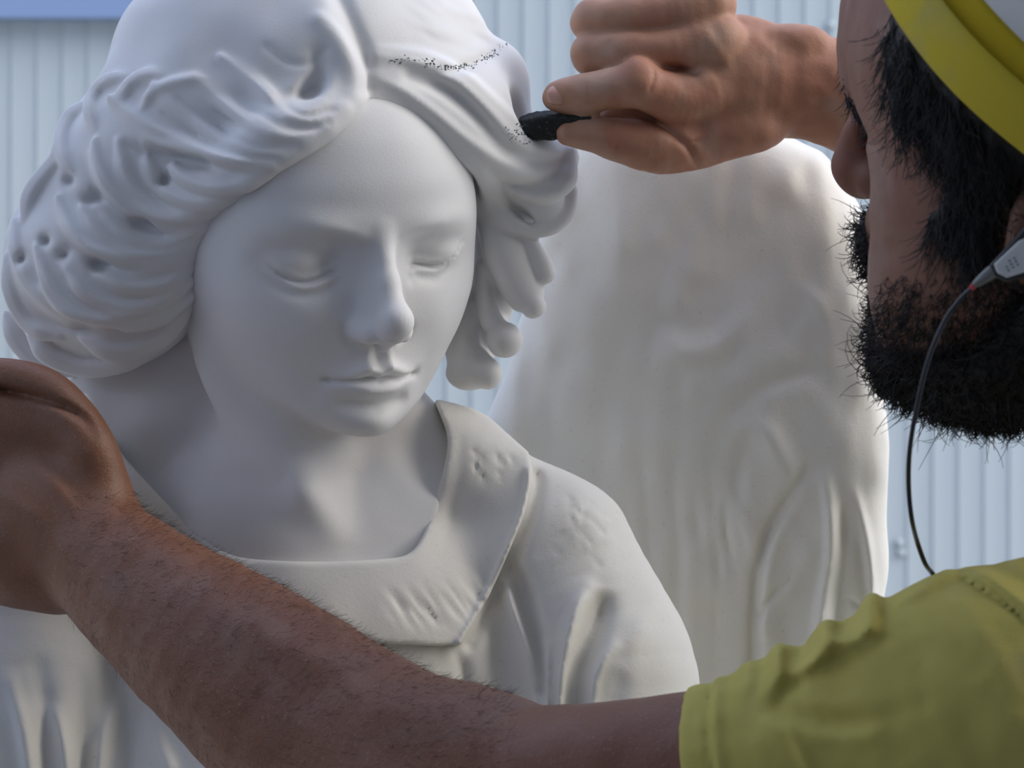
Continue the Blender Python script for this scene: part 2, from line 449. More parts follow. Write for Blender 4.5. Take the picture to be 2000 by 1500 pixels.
FACE_EDGE = [(704, 168), (694, 205), (664, 240), (610, 285), (548, 322), (494, 362), (448, 405), (414, 446), (396, 500), (386, 560), (378, 606), (352, 652), (290, 698), (200, 735), (150, 780), (150, 1150), (1010, 1150), (900, 850), (948, 560), (948, 400), (935, 342), (900, 312), (850, 272), (800, 236), (752, 214), (725, 195)]
def rot2(deg):
    a = math.radians(deg); return np.array([[math.cos(a), -math.sin(a), 0], [math.sin(a), math.cos(a), 0], [0, 0, 1]])
def build_hair(face):
    f = Field((-1010, -30, -560), (160, 960, 420), 4.8 * QH)
    f.ell(P(590, 190, -90), (395, 350, 370), 60)
    f.ell(P(250, 505, -40), (238, 222, 255), 90)
    f.ell(P(300, 330, 10), (190, 170, 215), 90)
    f.ell(P(440, 250, 60), (220, 170, 200), 70)
    f.ell(P(640, 140, 60), (120, 160, 210), 60)
    f.ell(P(880, 250, -20), (150, 150, 190), 60)
    f.ell(P(980, 330, -110), (120, 110, 130), 50)
    f.chain([P(1000, 330, -110), P(985, 480, -130), P(955, 600, -130), P(935, 690, -130)], [90, 62, 46, 30], k=40)
    f.ell(P(560, 560, -250), (330, 330, 230), 80)
    EP = [(705, 95), (668, 165), (610, 222), (548, 262), (485, 305), (430, 350), (385, 400), (356, 460), (346, 530), (340, 590)]
    zz = [face.ztop(a, b) or 0 for a, b in EP]; zz = np.convolve(np.pad(zz, 1, mode='edge'), [.25, .5, .25], 'valid')
    f.chain([P(a, b, c - 8) for (a, b), c in zip(EP, zz)], [46, 56, 60, 62, 62, 60, 58, 54, 50, 44], k=45)
    EP = [(735, 110), (800, 165), (870, 215), (930, 260), (985, 300)]
    zz = [face.ztop(a, b) or 0 for a, b in EP]; pass
    f.chain([P(a, b, c - 25) for (a, b), c in zip(EP, zz)], [46, 54, 56, 56, 50], k=45)
    nz = noise3(3); x, y, z = f.xyz()
    f.rough(3, 7, (90, 90, 90))
    cut = f.poly(FACE_EDGE, n=4)
    f.F = smax(f.F, -np.maximum(cut + 10, -(z + 30)).astype(np.float32), 22)
    base = Field.__new__(Field); base.__dict__.update(f.__dict__); base.F = f.F.copy()
    def lock(pts, r, sink=.45, groove=None, k=11, dz=0, flat=1.0, zs=None):
        pts = spline(np.array(pts, float), 3); n = len(pts); zl = []
        for p in pts:
            zt = base.ztop(p[0], p[1]); zl.append(np.nan if zt is None else zt)
        zl = np.array(zl)
        if np.isnan(zl).any():
            ok = ~np.isnan(zl)
            zl = np.interp(np.arange(n), np.arange(n)[ok], zl[ok]) if ok.any() else np.full(n, -60.)
        if zs is not None: zl = np.interp(np.linspace(0, 1, n), np.linspace(0, 1, len(zs)), zs)
        zl = np.convolve(np.pad(zl, 2, mode='edge'), np.ones(5) / 5, 'valid')
        rad = np.interp(np.linspace(0, 1, n), np.linspace(0, 1, len(r)), r) if isinstance(r, (list, tuple)) else r * np.interp(np.linspace(0, 1, n), [0, .18, .8, 1], [.45, 1, 1, .55])
        zl = zl - (rad * sink if zs is None else 0) + dz
        f.chain([P(a[0], a[1], b) for a, b in zip(pts, zl)], rad, k=k, n=2, groove=groove, flat=flat)
    g = (2, 4)
    # left: sweeping waves
    for pts, r, *sk in [
        ([(430, 110), (500, 165), (560, 222), (615, 236), (668, 214)], 20, .4),
        ([(380, 150), (445, 210), (515, 258), (580, 268), (636, 248)], 21, .4),
        ([(300, 165), (375, 232), (450, 283), (530, 300), (596, 278)], 23, .4),
        ([(215, 190), (290, 245), (365, 280), (440, 308), (530, 318)], 26),
        ([(335, 300), (350, 338), (405, 364), (465, 362), (520, 340)], 21),
        ([(282, 285), (300, 345), (345, 384), (410, 395), (480, 376)], 22),
        ([(232, 275), (250, 345), (300, 400), (365, 420), (445, 404)], 23),
        ([(185, 275), (200, 350), (245, 408), (305, 440), (375, 444), (428, 425)], 24),
        ([(205, 425), (255, 465), (320, 478), (380, 462), (420, 440)], 20),
        ([(158, 400), (195, 455), (255, 492), (330, 497), (400, 466)], 22),
        ([(112, 385), (145, 450), (195, 500), (270, 520), (350, 506), (398, 480)], 23),
        ([(190, 535), (250, 560), (320, 553), (376, 520)], 22),
        ([(128, 522), (172, 572), (240, 598), (310, 588), (374, 550)], 23),
        ([(72, 480), (100, 550), (150, 602), (230, 630), (310, 618), (374, 580)], 25),
        ([(30, 430), (42, 505), (72, 562), (120, 606)], 25),
        ([(14, 500), (30, 580), (66, 636), (120, 656)], 25),
        ([(60, 655), (100, 692), (170, 714), (250, 700), (330, 652)], 28),
        ([(165, 662), (230, 682), (300, 662), (360, 615)], 30),
        ([(12, 610), (36, 668), (84, 712), (140, 728)], 24),
        ([(128, 265), (118, 310), (70, 370), (50, 430)], 26),
        ([(170, 200), (135, 240), (125, 290), (150, 350)], 24),
        ([(250, 150), (205, 165), (180, 205), (190, 250)], 22),
        ([(330, 150), (280, 150), (245, 180), (240, 215)], 20),
        ([(400, 155), (350, 160), (300, 180), (280, 215)], 16),
    ]: lock(pts, r * .9, groove=g, sink=sk[0] if sk else -.05, k=10 if sk else 6)
    lock([(625, 40), (668, 92), (692, 145), (684, 195), (648, 238), (598, 276), (540, 314), (484, 354)], [10, 22, 27, 28, 27, 24, 20, 14], sink=.4, k=22)
    # drilled hollows between the waves
    for hx, hy, a, b in [(390, 314, 22, 11), (318, 352, 11, 12), (278, 434, 14, 9), (176, 388, 16, 10), (134, 352, 12, 10), (88, 470, 11, 11), (122, 497, 11, 9), (190, 520, 15, 9), (158, 632, 20, 9), (610, 165, 16, 22), (40, 505, 7, 12)]:
        zt = f.ztop(hx, hy)
        if zt is not None: f.ell(P(hx, hy, zt - 5), (a * .85, b * .8, 24), 18, op='sub')
    f.line([(550, 198, .3), (592, 186, 1), (620, 158, 1), (624, 120, .6), (600, 80, 0)], -20, 17, 0, 420)
    for T in ([(232, 262), (300, 288), (360, 298), (430, 318), (500, 330)], [(165, 290), (196, 362), (250, 410), (325, 436), (400, 434)],
              [(112, 430), (165, 486), (245, 510), (335, 503)], [(52, 560), (105, 612), (195, 634), (295, 616)]):
        f.line([(a - 5, b + 13, 0 if i in (0, len(T) - 1) else 1) for i, (a, b) in enumerate(T)], -10, 10, -300, 420)
        f.line([(a + 2, b - 8, 0 if i in (0, len(T) - 1) else 1) for i, (a, b) in enumerate(T)], 8, 11, -300, 420)
    # fine strands
    rs = np.random.RandomState(5)
    for pts in [[(520, 90), (560, 120), (600, 124), (636, 96)],
                [(350, 190), (430, 250), (500, 285), (560, 292)], [(560, 210), (600, 228), (650, 215)], [(500, 215), (560, 250), (620, 250)], [(420, 215), (500, 268), (580, 286)],
                [(560, 240), (600, 250), (640, 238)], [(320, 220), (400, 275), (470, 305), (540, 312)]]:
        f.line([(a, b, 1) for a, b in pts], -5, 6, 0, 420)
    # parting and the right side
    f.line([(655, -20, 1), (690, 60, 1), (712, 120, 1), (716, 170, .7)], -14, 17, 0, 420)
    lock([(730, 150), (790, 182), (850, 226), (910, 275), (980, 318), (1050, 338), (1104, 318)], [14, 30, 34, 36, 38, 40, 30], groove=(2, 5), sink=.5, k=14)
    lock([(735, 110), (820, 130), (890, 165), (950, 222), (1010, 278), (1070, 300), (1108, 296)], [16, 30, 34, 36, 36, 30, 22], groove=(2, 5), sink=.55, k=16)
    f.line([(800, 150, .5), (870, 172, 1), (930, 222, 1), (980, 285, .8), (1010, 305, .2)], -13, 13, -200, 420)
    f.line([(770, 118, .3), (830, 140, 1), (900, 135, 1), (980, 96, .8)], -7, 9, -300, 420)
    for i in range(16):
        x0 = rs.uniform(780, 930); y0 = rs.uniform(-20, 60)
        f.line([(x0, y0, .1), (x0 + 40, y0 + 30, 1), (x0 + 95, y0 + 45, .1)], rs.uniform(-4, 4), 8, -300, 420)
    f.ell(P(1030, 215, 40), (42, 52, 46), 26, op='sub')
    f.ell(P(972, 170, -90), (64, 90, 90), 40)
    lock([(960, 340), (1010, 362), (1066, 372), (1104, 350), (1113, 300)], [14, 24, 26, 24, 14], zs=[-25, 0, 5, -20, -60], k=9)
    lock([(945, 345), (968, 400), (1012, 438), (1068, 448), (1106, 418), (1116, 372)], [22, 26, 20, 15, 17, 14], zs=[-50, -45, -35, -30, -45, -60], k=8)
    f.ell(P(1058, 388, -46), (44, 58, 42), 8, rot=rot2(20)); f.ell(P(1092, 354, -22), (20, 11, 22), 8, op='sub')
    lock([(1020, 440), (1040, 480), (1056, 515), (1064, 534)], [14, 17, 23, 22], zs=[-60, -50, -45, -45], k=6)
    lock([(965, 430), (985, 490), (1006, 540), (1024, 572)], [34, 44, 46, 40], zs=[-78, -62, -58, -58], k=8)
    f.ell(P(1044, 602, -40), (25, 20, 24), 7, rot=rot2(30))
    lock([(948, 520), (950, 580), (962, 625)], [22, 24, 26], zs=[-86, -75, -70], k=7)
    f.ell(P(986, 664, -60), (36, 36, 36), 9)
    lock([(905, 600), (905, 680), (925, 716)], [30, 38, 40], zs=[-105, -95, -88], k=8)
    f.ell(P(952, 730, -76), (30, 32, 32), 8); f.ell(P(915, 728, -100), (46, 36, 34), 10)
    f.line([(960, 545, .3), (968, 580, 1), (985, 612, .8)], -12, 9, -300, 200)
    f.line([(918, 640, .2), (935, 690, 1), (945, 712, .3)], -7, 8, -300, 200)
    f.line([(982, 362, .3), (1004, 402, 1), (1036, 434, .7)], -17, 8, -300, 200); f.line([(955, 338, .3), (1000, 358, 1), (1052, 368, 1), (1090, 362, .4)], -11, 7, -300, 200)
    f.smooth(1)
    return f

COLLAR = [(40, 860), (215, 800), (400, 700), (840, 700), (940, 800), (1030, 884), (1037, 930), (1020, 1005), (988, 1080), (950, 1165), (897, 1256), (860, 1262), (800, 1259), (560, 1250), (330, 1262), (150, 1120)]
def build_robe():
    f = Field((-1180, -1000, -420), (440, 60, 330), 6.0 * QH)
    f.ell(P(610, 1330, -90), (440, 430, 270), 60)
    f.chain([P(800, 900, -90), P(900, 925, -100), P(1010, 990, -100), P(1080, 1075, -95)], [112, 108, 98, 120], k=50)
    f.chain([P(1080, 1090, -95), P(1140, 1250, -70), P(1172, 1400, -40), P(1180, 1900, -20)], [160, 186, 204, 240], k=70)
    f.chain([P(420, 930, -90), P(300, 965, -60), P(180, 1020, -45), P(110, 1080, -40)], [110, 118, 110, 130], k=50)
    f.chain([P(110, 1100, -40), P(60, 1250, -10), P(40, 1400, 20), P(30, 1900, 30)], [160, 190, 205, 240], k=70)
    f.ell(P(610, 1800, -60), (640, 560, 330), 90)
    nz = noise3(11); x, y, z = f.xyz()
    f.rough(11, 5, (70, 110, 80))
    B = f.F.copy()
    inner = f.poly(NECKLINE, n=4)
    # folds of the sleeve
    L = lambda p, a, s: f.line([(q[0], q[1], q[2] if len(q) > 2 else 1) for q in p], a, s, -60, 400)
    L([(1000, 1100, .2), (1022, 1150), (1040, 1220), (1053, 1290), (1058, 1350, .8)], -30, 17)
    L([(984, 1120, .2), (998, 1180), (1024, 1250), (1044, 1320), (1050, 1400)], 20, 12)
    L([(1150, 1150, .3), (1126, 1190), (1110, 1250), (1098, 1330), (1094, 1420)], 26, 15)
    L([(1176, 1150, .1), (1170, 1200), (1150, 1260), (1128, 1330), (1120, 1420)], -34, 24)
    L([(1064, 1262, .5), (1068, 1310), (1070, 1400)], 16, 8); L([(1082, 1270, .5), (1080, 1320), (1078, 1400)], -12, 6)
    L([(1200, 1262, .4), (1178, 1290), (1162, 1330), (1155, 1400)], 14, 11); L([(1230, 1250, .3), (1215, 1300), (1200, 1370)], -8, 22)
    L([(1290, 1180, .3), (1250, 1230), (1215, 1300)], 7, 22)
    L([(945, 1230, .3), (935, 1290), (945, 1400)], 9, 20); L([(893, 1275, .4), (905, 1320), (915, 1400)], -9, 10)
    for a in ([(105, 1390, .4), (122, 1440), (135, 1520)], [(225, 1370, .3), (205, 1430), (190, 1520)], [(300, 1420, .3), (330, 1500, 1)], [(20, 1330, .4), (45, 1420), (60, 1520)]):
        L(a, 17, 15)
    for a in ([(165, 1340, .4), (160, 1420), (165, 1520)], [(265, 1400, .4), (255, 1520)], [(75, 1300, .3), (90, 1400), (95, 1520)]):
        L(a, -15, 20)
    rs = np.random.RandomState(2)
    for i in range(30):      # point chisel marks on the shoulder
        a, b = rs.uniform(1075, 1190), rs.uniform(965, 1090); t = rs.choice([.9, -.6, 1.2]); l = rs.uniform(12, 28)
        f.line([(a, b, .3), (a + l * math.cos(t), b + l * math.sin(t), 1)], rs.choice([-3, 2]), 4.5, -60, 300, n=2)
    edge = [(1036, 915), (1034, 950), (1020, 1008), (990, 1082), (952, 1166), (900, 1256)]
    L([(1048, 930)] + [(a + 17, b + 4) for a, b in edge[1:]], -12, 12)
    collar = smax(B - 20, f.poly(COLLAR), 6)
    f.F = smax(f.F, -np.maximum(inner - 8, -(z + 150)).astype(np.float32), 8)
    c = Field.__new__(Field); c.__dict__.update(f.__dict__)
    c.F = smax(smax(collar, -(B + 14), 6), -np.maximum(inner, -(z + 150)).astype(np.float32), 10).astype(np.float32)
    c.line([(a - 4, b) for a, b in edge], 10, 6, -200, 400)
    c.line([(845, 775), (925, 850), (1030, 900)], 3, 30, -200, 400)
    c.line([(900, 860, .5), (895, 930), (885, 1000), (860, 1090, .2)], -4, 14, -200, 400)
    for i in range(34):
        t = i / 33; a = 745 + 185 * t + rs.uniform(-8, 8); b = 1150 + 20 * math.sin(t * 3) - 30 * t + rs.uniform(-20, 25)
        c.line([(a, b, .1), (a + 22, b + 34, 1), (a + 40, b + 58, .1)], rs.uniform(-3.2, -1.6), 4.2, -60, 400, n=2)
    for i in range(9):
        a, b = rs.uniform(925, 1000), rs.uniform(880, 945); c.line([(a, b, 1), (a + 5, b + 18, .3)], -5, 4, -60, 300, n=2)
    return f, c

WING = [(1075, 330), (1110, 272), (1170, 235), (1330, 215), (1460, 240), (1555, 278), (1620, 310), (1662, 372), (1694, 450), (1714, 560), (1728, 700), (1731, 850), (1734, 1000), (1738, 1110), (1728, 1165), (1700, 1230), (1640, 1330), (1600, 1500), (1500, 1900), (850, 1900), (830, 1000), (905, 880), (960, 800), (1000, 680), (1030, 560), (1035, 420), (1030, 300)]
def build_wing():
    f = Field((-160, -760, -760), (860, 640, -230), 7.0 * QH)
    x, y, z = f.xyz(); X, Y = f.px(); p = f.poly(WING, n=3)
    zc = -480 + .10 * (X - 1350) - 60 * np.exp(-((X - 1050) / 180) ** 2)
    f.F = smax(p, np.abs(z - zc) - 120, 110).astype(np.float32)
    nz = noise3(7)
    f.rough(7, 6, (110, 140, 200)); f.rough(7, 4, (38, 60, 90))
    L = lambda p, a, s: f.line([(q[0], q[1], q[2] if len(q) > 2 else 1) for q in p], a, s, -760, -230)
    L([(1200, 300, .4), (1205, 500), (1150, 700), (1120, 860, .3)], 12, 45)
    L([(1290, 640, .3), (1340, 690), (1420, 660), (1480, 590, .3)], 7, 26)
    L([(1250, 760, .3), (1290, 640), (1330, 640, .4)], -7, 28); L([(1450, 780, .3), (1520, 740), (1600, 720, .3)], -10, 22)
    L([(1560, 560, .4), (1600, 600), (1620, 660, .5)], 7, 18)
    L([(1430, 830, .2), (1500, 850), (1540, 930), (1520, 1000, .3)], 11, 26)
    # feathers
    L([(1612, 930, .3), (1622, 1010), (1622, 1080), (1610, 1160), (1594, 1270), (1585, 1400)], 16, 12)
    L([(1640, 940, .2), (1650, 1020), (1648, 1100), (1634, 1190), (1620, 1300)], -9, 11)
    L([(1575, 920, .3), (1530, 990), (1495, 1060), (1478, 1130), (1474, 1220), (1470, 1330)], -20, 13)
    L([(1545, 985, .2), (1512, 1060), (1496, 1140), (1492, 1240)], 9, 12)
    L([(1486, 1200, 1), (1510, 1160), (1546, 1130, .3)], -13, 6); L([(1655, 1168, .4), (1688, 1196)], -11, 6)
    L([(1672, 960, .2), (1692, 1050), (1702, 1120), (1706, 1190)], 13, 9)
    L([(1415, 980, .3), (1418, 1040), (1430, 1110, .3)], -10, 8); L([(1400, 1060, .3), (1405, 1140, .6)], -7, 7)
    L([(1440, 980, .3), (1470, 1060), (1482, 1120, .5)], 9, 12); L([(1455, 860, .2), (1440, 940), (1450, 1000, .3)], -6, 14)
    for a in (1255, 1310, 1355, 1385): L([(a, 900, .2), (a + 6, 1000), (a + 14, 1120, .8), (a + 8, 1320, .4)], -5, 12)
    L([(1340, 1120, .2), (1345, 1220), (1350, 1350)], 7, 30)
    for i in range(20):
        b = 960 + i * 17
        f.line([(1608, b, .2), (1570, b + 16, 1), (1520, b + 62, .2)], -2.6, 5, -760, -230, n=2)
        f.line([(1690, b - 10, .2), (1665, b + 6, 1), (1640, b + 36, .2)], -2.2, 5, -760, -230, n=2)
    for i in range(12):
        b = 1090 + i * 22
        f.line([(1478, b, .2), (1440, b + 26, 1), (1400, b + 76, .2)], -2.2, 7, -760, -230, n=2)
    return f

# ------------------------------------------------------------------ setting
def box(name, lo, hi, material, parent=None, kind=None, bev=0.0):
    lo = np.array(lo, float); hi = np.array(hi, float)
    v = [(x, y, z) for x in (lo[0], hi[0]) for y in (lo[1], hi[1]) for z in (lo[2], hi[2])]
    q = [(0, 1, 3, 2), (4, 6, 7, 5), (0, 4, 5, 1), (2, 3, 7, 6), (0, 2, 6, 4), (1, 5, 7, 3)]
    o = raw_mesh(name, v, q, material, parent, smooth=False)
    if kind: o['kind'] = kind
    return o
M_panel = mat('painted_metal', (.455, .51, .52), .5, .3, noise=(1.3, 3, (.48, .54, .55), (.35, .7)))
M_blue = mat('blue_paint', (.24, .33, .52), .5, .4)
M_floor = mat('grey_concrete', (.42, .41, .38), .8, .3, noise=(2, 6, (.48, .47, .44), (.4, .6)))
M_added_shade = mat('added_shade_wall', (.55, .56, .58), .8, .2)  # for the added roof and walls; its tone sets their bounce
SHADE_ROOF_Y = -0.35  # edge of the added roof, where its shade ends
def build_setting():
    BY = 2.15; s = (CAMY * U + BY) / CAMY            # metres per picture px at the wall
    # ribbed sheet: profile runs in x, extruded in z
    wave = 50 * s; prof = []; x = -3.0
    x0 = (23 - 1000) * s
    k0 = int(math.floor((-3.0 - x0) / wave))
    xs = []; ys = []
    for k in range(k0, k0 + int(6.5 / wave) + 1):
        b = x0 + k * wave
        for u, d in ((-.04, 0), (0, -.0020), (.06, -.0016), (.40, -.0006), (.75, -.0001)):
            xs.append(b + u * wave); ys.append(BY + d)
    n = len(xs)
    V = [(a, b, 0.0) for a, b in zip(xs, ys)] + [(a, b, 3.2) for a, b in zip(xs, ys)] + [(a, BY + .06, 0) for a in xs] + [(a, BY + .06, 3.2) for a in xs]
    Q = [(i, i + 1, n + i + 1, n + i) for i in range(n - 1)] + [(2 * n + i + 1, 2 * n + i, 3 * n + i, 3 * n + i + 1) for i in range(n - 1)] + [(n + i, n + i + 1, 3 * n + i + 1, 3 * n + i) for i in range(n - 1)]
    wb = raw_mesh('wall_back', V, Q, M_panel, smooth=False); wb['kind'] = 'structure'
    # screw heads
    for a, b in ((1622, 50), (1760, 1080), (1756, 1060), (700, -90), (1100, 1080)):
        c = np.array(((a - 1000) * s, BY, (750 - b) * s + HZ)); V = []; Q = []
        for r, d in ((.0055, 0), (.005, -.003), (.0028, -.0048), (.0004, -.005)):
            V += [c + (r * math.cos(t), d - .0015, r * math.sin(t)) for t in np.linspace(0, 2 * math.pi, 12, endpoint=False)]
        for i in range(3):
            Q += [(i * 12 + j, i * 12 + (j + 1) % 12, i * 12 + 12 + (j + 1) % 12, i * 12 + 12 + j) for j in range(12)]
        raw_mesh('screw', V, Q, M_panel, wb)
    z1 = (750 - 40) * s + HZ
    t = box('trim_1', (-3.0, BY - .03, z1), ((560 - 1000) * s, BY + .02, z1 + .16), M_blue, kind='structure')
    box('floor', (-3, -4, -.05), (3.5, BY + .06, 0), M_floor, kind='structure')
    box('added_shade_roof', (-2.2, -3.25, 3.2), (1.55, SHADE_ROOF_Y, 3.26), M_added_shade, kind='structure')  # unseen roof added to keep sky light off the near side
    box('added_shade_wall_right', (1.5, -3.2, 0), (1.55, -0.5, 3.2), M_added_shade, kind='structure')  # unseen wall added to shade the camera side from the right
    box('added_shade_wall_left', (-2.2, -3.2, 0), (-2.15, BY, 2.3), M_added_shade, kind='structure')  # unseen wall added to cut light from the left
    box('added_shade_wall_front', (-2.2, -3.25, 0), (1.55, -3.2, 3.2), M_added_shade, kind='structure')  # unseen wall added behind the camera to cut frontal light
build_setting()

# ------------------------------------------------------------------ the carver
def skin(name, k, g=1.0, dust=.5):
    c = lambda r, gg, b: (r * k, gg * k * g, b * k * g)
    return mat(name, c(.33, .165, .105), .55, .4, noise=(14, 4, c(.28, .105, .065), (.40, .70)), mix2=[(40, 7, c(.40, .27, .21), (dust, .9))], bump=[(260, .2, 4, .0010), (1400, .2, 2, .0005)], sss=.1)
M_skin = skin('skin', .70); M_arm = mat('shaded_hairy_arm_skin', (.215, .088, .040), .5, .45, noise=(9, 4, (.165, .056, .024), (.38, .68)), mix2=[(30, 6, (.22, .125, .085), (.50, .85)), (900, 3, (.30, .20, .15), (.60, .85))], bump=[(300, .3, 4, .0010), (1300, .35, 2, .0006)], sss=.08); M_hand = skin('lit_hand_skin', 1.45, 1.08)  # one skin: shade painted into arm and head tones, light into the right hand
M_nail = mat('fingernail', (.62, .34, .27), .35, .5)
M_shirt = mat('olive_cotton', (.50, .425, .118), .9, .15, noise=(12, 5, (.43, .375, .10), (.4, .7)), mix2=[(30, 5, (.56, .51, .22), (.6, .9))], bump=[(1500, .3, 2, .0005), (25, .3, 3, .002)])
M_yellow = mat('yellow_cotton', (.52, .41, .04), .9, .15, noise=(35, 5, (.42, .36, .10), (.55, .8)), bump=[(1200, .3, 2, .0005)])
M_white = mat('white_cotton', (.66, .66, .62), .9, .15, bump=[(1200, .3, 2, .0005)])
M_hair = mat('dark_hair', (.014, .011, .009), .55, .4)
M_stone = mat('black_grit_stone', (.018, .02, .019), .75, .4, noise=(700, 3, (.10, .11, .10), (.58, .75)), bump=[(900, .6, 3, .0008)])
M_silver = mat('silver_plastic', (.62, .63, .61), .28, .6)
M_black = mat('black_plastic', (.012, .012, .014), .35, .5)
M_clear = mat('smoky_plastic', (.14, .14, .13), .2, .6)
M_red = mat('red_plastic', (.6, .03, .06), .4, .5)

person = empty('person', world(P(2150, 750, 700)) * [1, 1, 0], 'man in a yellow brimmed hat and olive shirt, rubbing the statue with a black stone', 'person')

def build_left_arm():
    f = Field((-1330, -1150, 20), (640, 60, 1320), 6.4 * QH)
    C = [(90, 1010, 330), (180, 1072, 400), (320, 1192, 520), (505, 1335, 660), (690, 1475, 780), (850, 1585, 880)]
    f.chain([P(*c) for c in C], [92, 94, 116, 142, 156, 158], k=40, flat=1.18)
    f.chain([P(850, 1585, 880), P(1100, 1568, 960), P(1330, 1545, 1030), P(1560, 1500, 1100)], [158, 160, 157, 160], k=70)
    f.ell(P(850, 1440, 850), (190, 75, 110), 70)
    # hand lying over the shoulder, fingers running out to the left
    f.ell(P(20, 940, 300), (195, 165, 72), 50, rot=rz(28))
    f.ell(P(110, 1040, 350), (150, 120, 70), 60, rot=rz(35))
    f.chain([P(110, 1130, 350), P(20, 1120, 310), P(-80, 1090, 270)], [58, 60, 54], k=40)
    for i, (a, b) in enumerate([(-80, 830), (-95, 920), (-95, 1010), (-80, 1090)]):
        f.chain([P(40 + 8 * i, b + 10, 310), P(a, b, 300), P(a - 125, b - 25, 250), P(a - 190, b - 30, 165), P(a - 205, b - 30, 95)], [44, 46, 42, 37, 31], k=12)
    f.chain([P(196, 968, 385), P(180, 893, 372), P(146, 828, 352), P(88, 766, 335), P(20, 738, 325), P(-70, 735, 300), P(-140, 740, 265)], [50, 52, 50, 44, 36, 34, 28], k=26)
    f.chain([P(150, 870, 330), P(60, 830, 325), P(-60, 800, 300)], [52, 52, 48], k=22)
    f.chain([P(90, 800, 305), P(-10, 775, 290), P(-100, 765, 270)], [40, 44, 40], k=16)
    f.line([(-10, 758, 1), (60, 772, 1), (125, 795, 1), (165, 822, .6), (185, 850, .1)], -15, 9, 200, 600)
    for a in ([(60, 900, .2), (110, 950), (150, 1010, .2)], [(0, 960, .3), (60, 1000), (110, 1060, .2)]): f.line(a, 6, 14, 200, 600)
    f.line([(255, 975, .3), (235, 1010), (200, 1050, .4)], -6, 18, 200, 700)
    f.line([(330, 1130, .2), (450, 1200), (600, 1290), (760, 1380, .3)], 7, 40, 300, 1000)
    f.line([(560, 1300, .2), (700, 1420), (820, 1500, .3)], -6, 40, 300, 1100)
    nz = noise3(5); x, y, z = f.xyz(); f.rough(5, 3, (60, 60, 60))
    return f
def rz(deg):
    a = math.radians(deg); return np.array([[math.cos(a), -math.sin(a), 0], [math.sin(a), math.cos(a), 0], [0, 0, 1]])

def build_right_hand():
    f = Field((20, 330, -330), (1250, 860, 210), 4.2 * QH)
    # back of the hand and wrist into the forearm
    f.ell(P(1440, 155, -20), (118, 125, 70), 30, rot=rz(8))
    f.chain([P(1440, 160, -30), P(1540, 166, -40), P(1620, 178, -50), P(1700, 200, -60), P(2000, 300, -80)], [104, 96, 98, 108, 130], k=40, flat=1.08)
    f.ell(P(1562, 80, 0), (52, 32, 40), 36)
    # fingers
    f.chain([P(1390, 175, 20), P(1320, 192, 52), P(1246, 164, 84)], [66, 52, 45], k=12, n=6)
    f.chain([P(1246, 164, 84), P(1190, 174, 76), P(1140, 184, 66), P(1096, 188, 56), P(1086, 190, 52)], [46, 40, 39, 33, 26], k=12)
    f.ell(P(1246, 152, 100), (30, 34, 22), 18)
    f.chain([P(1400, 85, 30), P(1300, 98, 48), P(1210, 102, 42), P(1160, 106, 22)], [60, 44, 42, 44], k=10)
    f.chain([P(1160, 106, 22), P(1175, 120, -40), P(1230, 140, -70)], [44, 38, 32], k=10)
    f.chain([P(1380, 10, 20), P(1290, 25, 36), P(1200, 36, 26), P(1158, 42, 2)], [58, 42, 40, 42], k=10)
    f.chain([P(1158, 42, 2), P(1175, 60, -55), P(1230, 90, -90)], [42, 36, 30], k=10)
    f.chain([P(1370, -50, -20), P(1290, -35, 0), P(1215, -22, -15), P(1190, -14, -40)], [48, 36, 34, 34], k=10)
    f.chain([P(1190, -14, -40), P(1215, 10, -90), P(1260, 40, -110)], [34, 30, 26], k=10)
    f.ell(P(1325, 128, 14), (52, 26, 34), 14); f.ell(P(1375, 92, 50), (44, 38, 24), 28); f.ell(P(1350, 25, 45), (40, 34, 26), 26)
    # palm side, then the thumb under the stone
    f.ell(P(1370, 190, -60), (110, 80, 60), 30)
    f.chain([P(1450, 225, -20), P(1370, 270, 0), P(1290, 286, 26), P(1220, 276, 44), P(1160, 264, 52), P(1110, 261, 54)], [70, 58, 54, 44, 35, 25], k=20)
    f.ell(P(1270, 236, -20), (110, 44, 46), 16)
    f.ell(P(1440, 260, 10), (90, 40, 48), 30)
    f.line([(1242, 222, .3), (1290, 246, 1), (1340, 285, 1), (1362, 320, .5)], -9, 8, -60, 210)
    f.line([(1276, 130, .3), (1277, 150, 1), (1268, 178, .5)], -3.5, 3.5, 20, 210)
    f.line([(1380, 60, .3), (1410, 110, 1), (1440, 150, .2)], 4, 12, -60, 210)
    f.line([(1300, 128, .6), (1330, 132, 1), (1358, 146, .6)], -10, 7, -20, 210)
    f.line([(1378, 270, .3), (1360, 276, 1), (1338, 280, .3)], -4, 4, -60, 210)
    for a, b in ((1145, 158), (1150, 170)): f.line([(a, b, .2), (a + 3, b + 14, 1), (a, b + 26, .2)], -2.2, 3, -20, 210)
    f.line([(1210, 275, .2), (1203, 292, 1), (1198, 302, .4)], -4, 4, -60, 210)
    f.line([(1140, 68, .2), (1150, 90, 1), (1158, 108, .2)], -2.5, 3, -20, 210)
    nz = noise3(8); x, y, z = f.xyz(); f.rough(8, 1.8, (26, 26, 26))
    return f

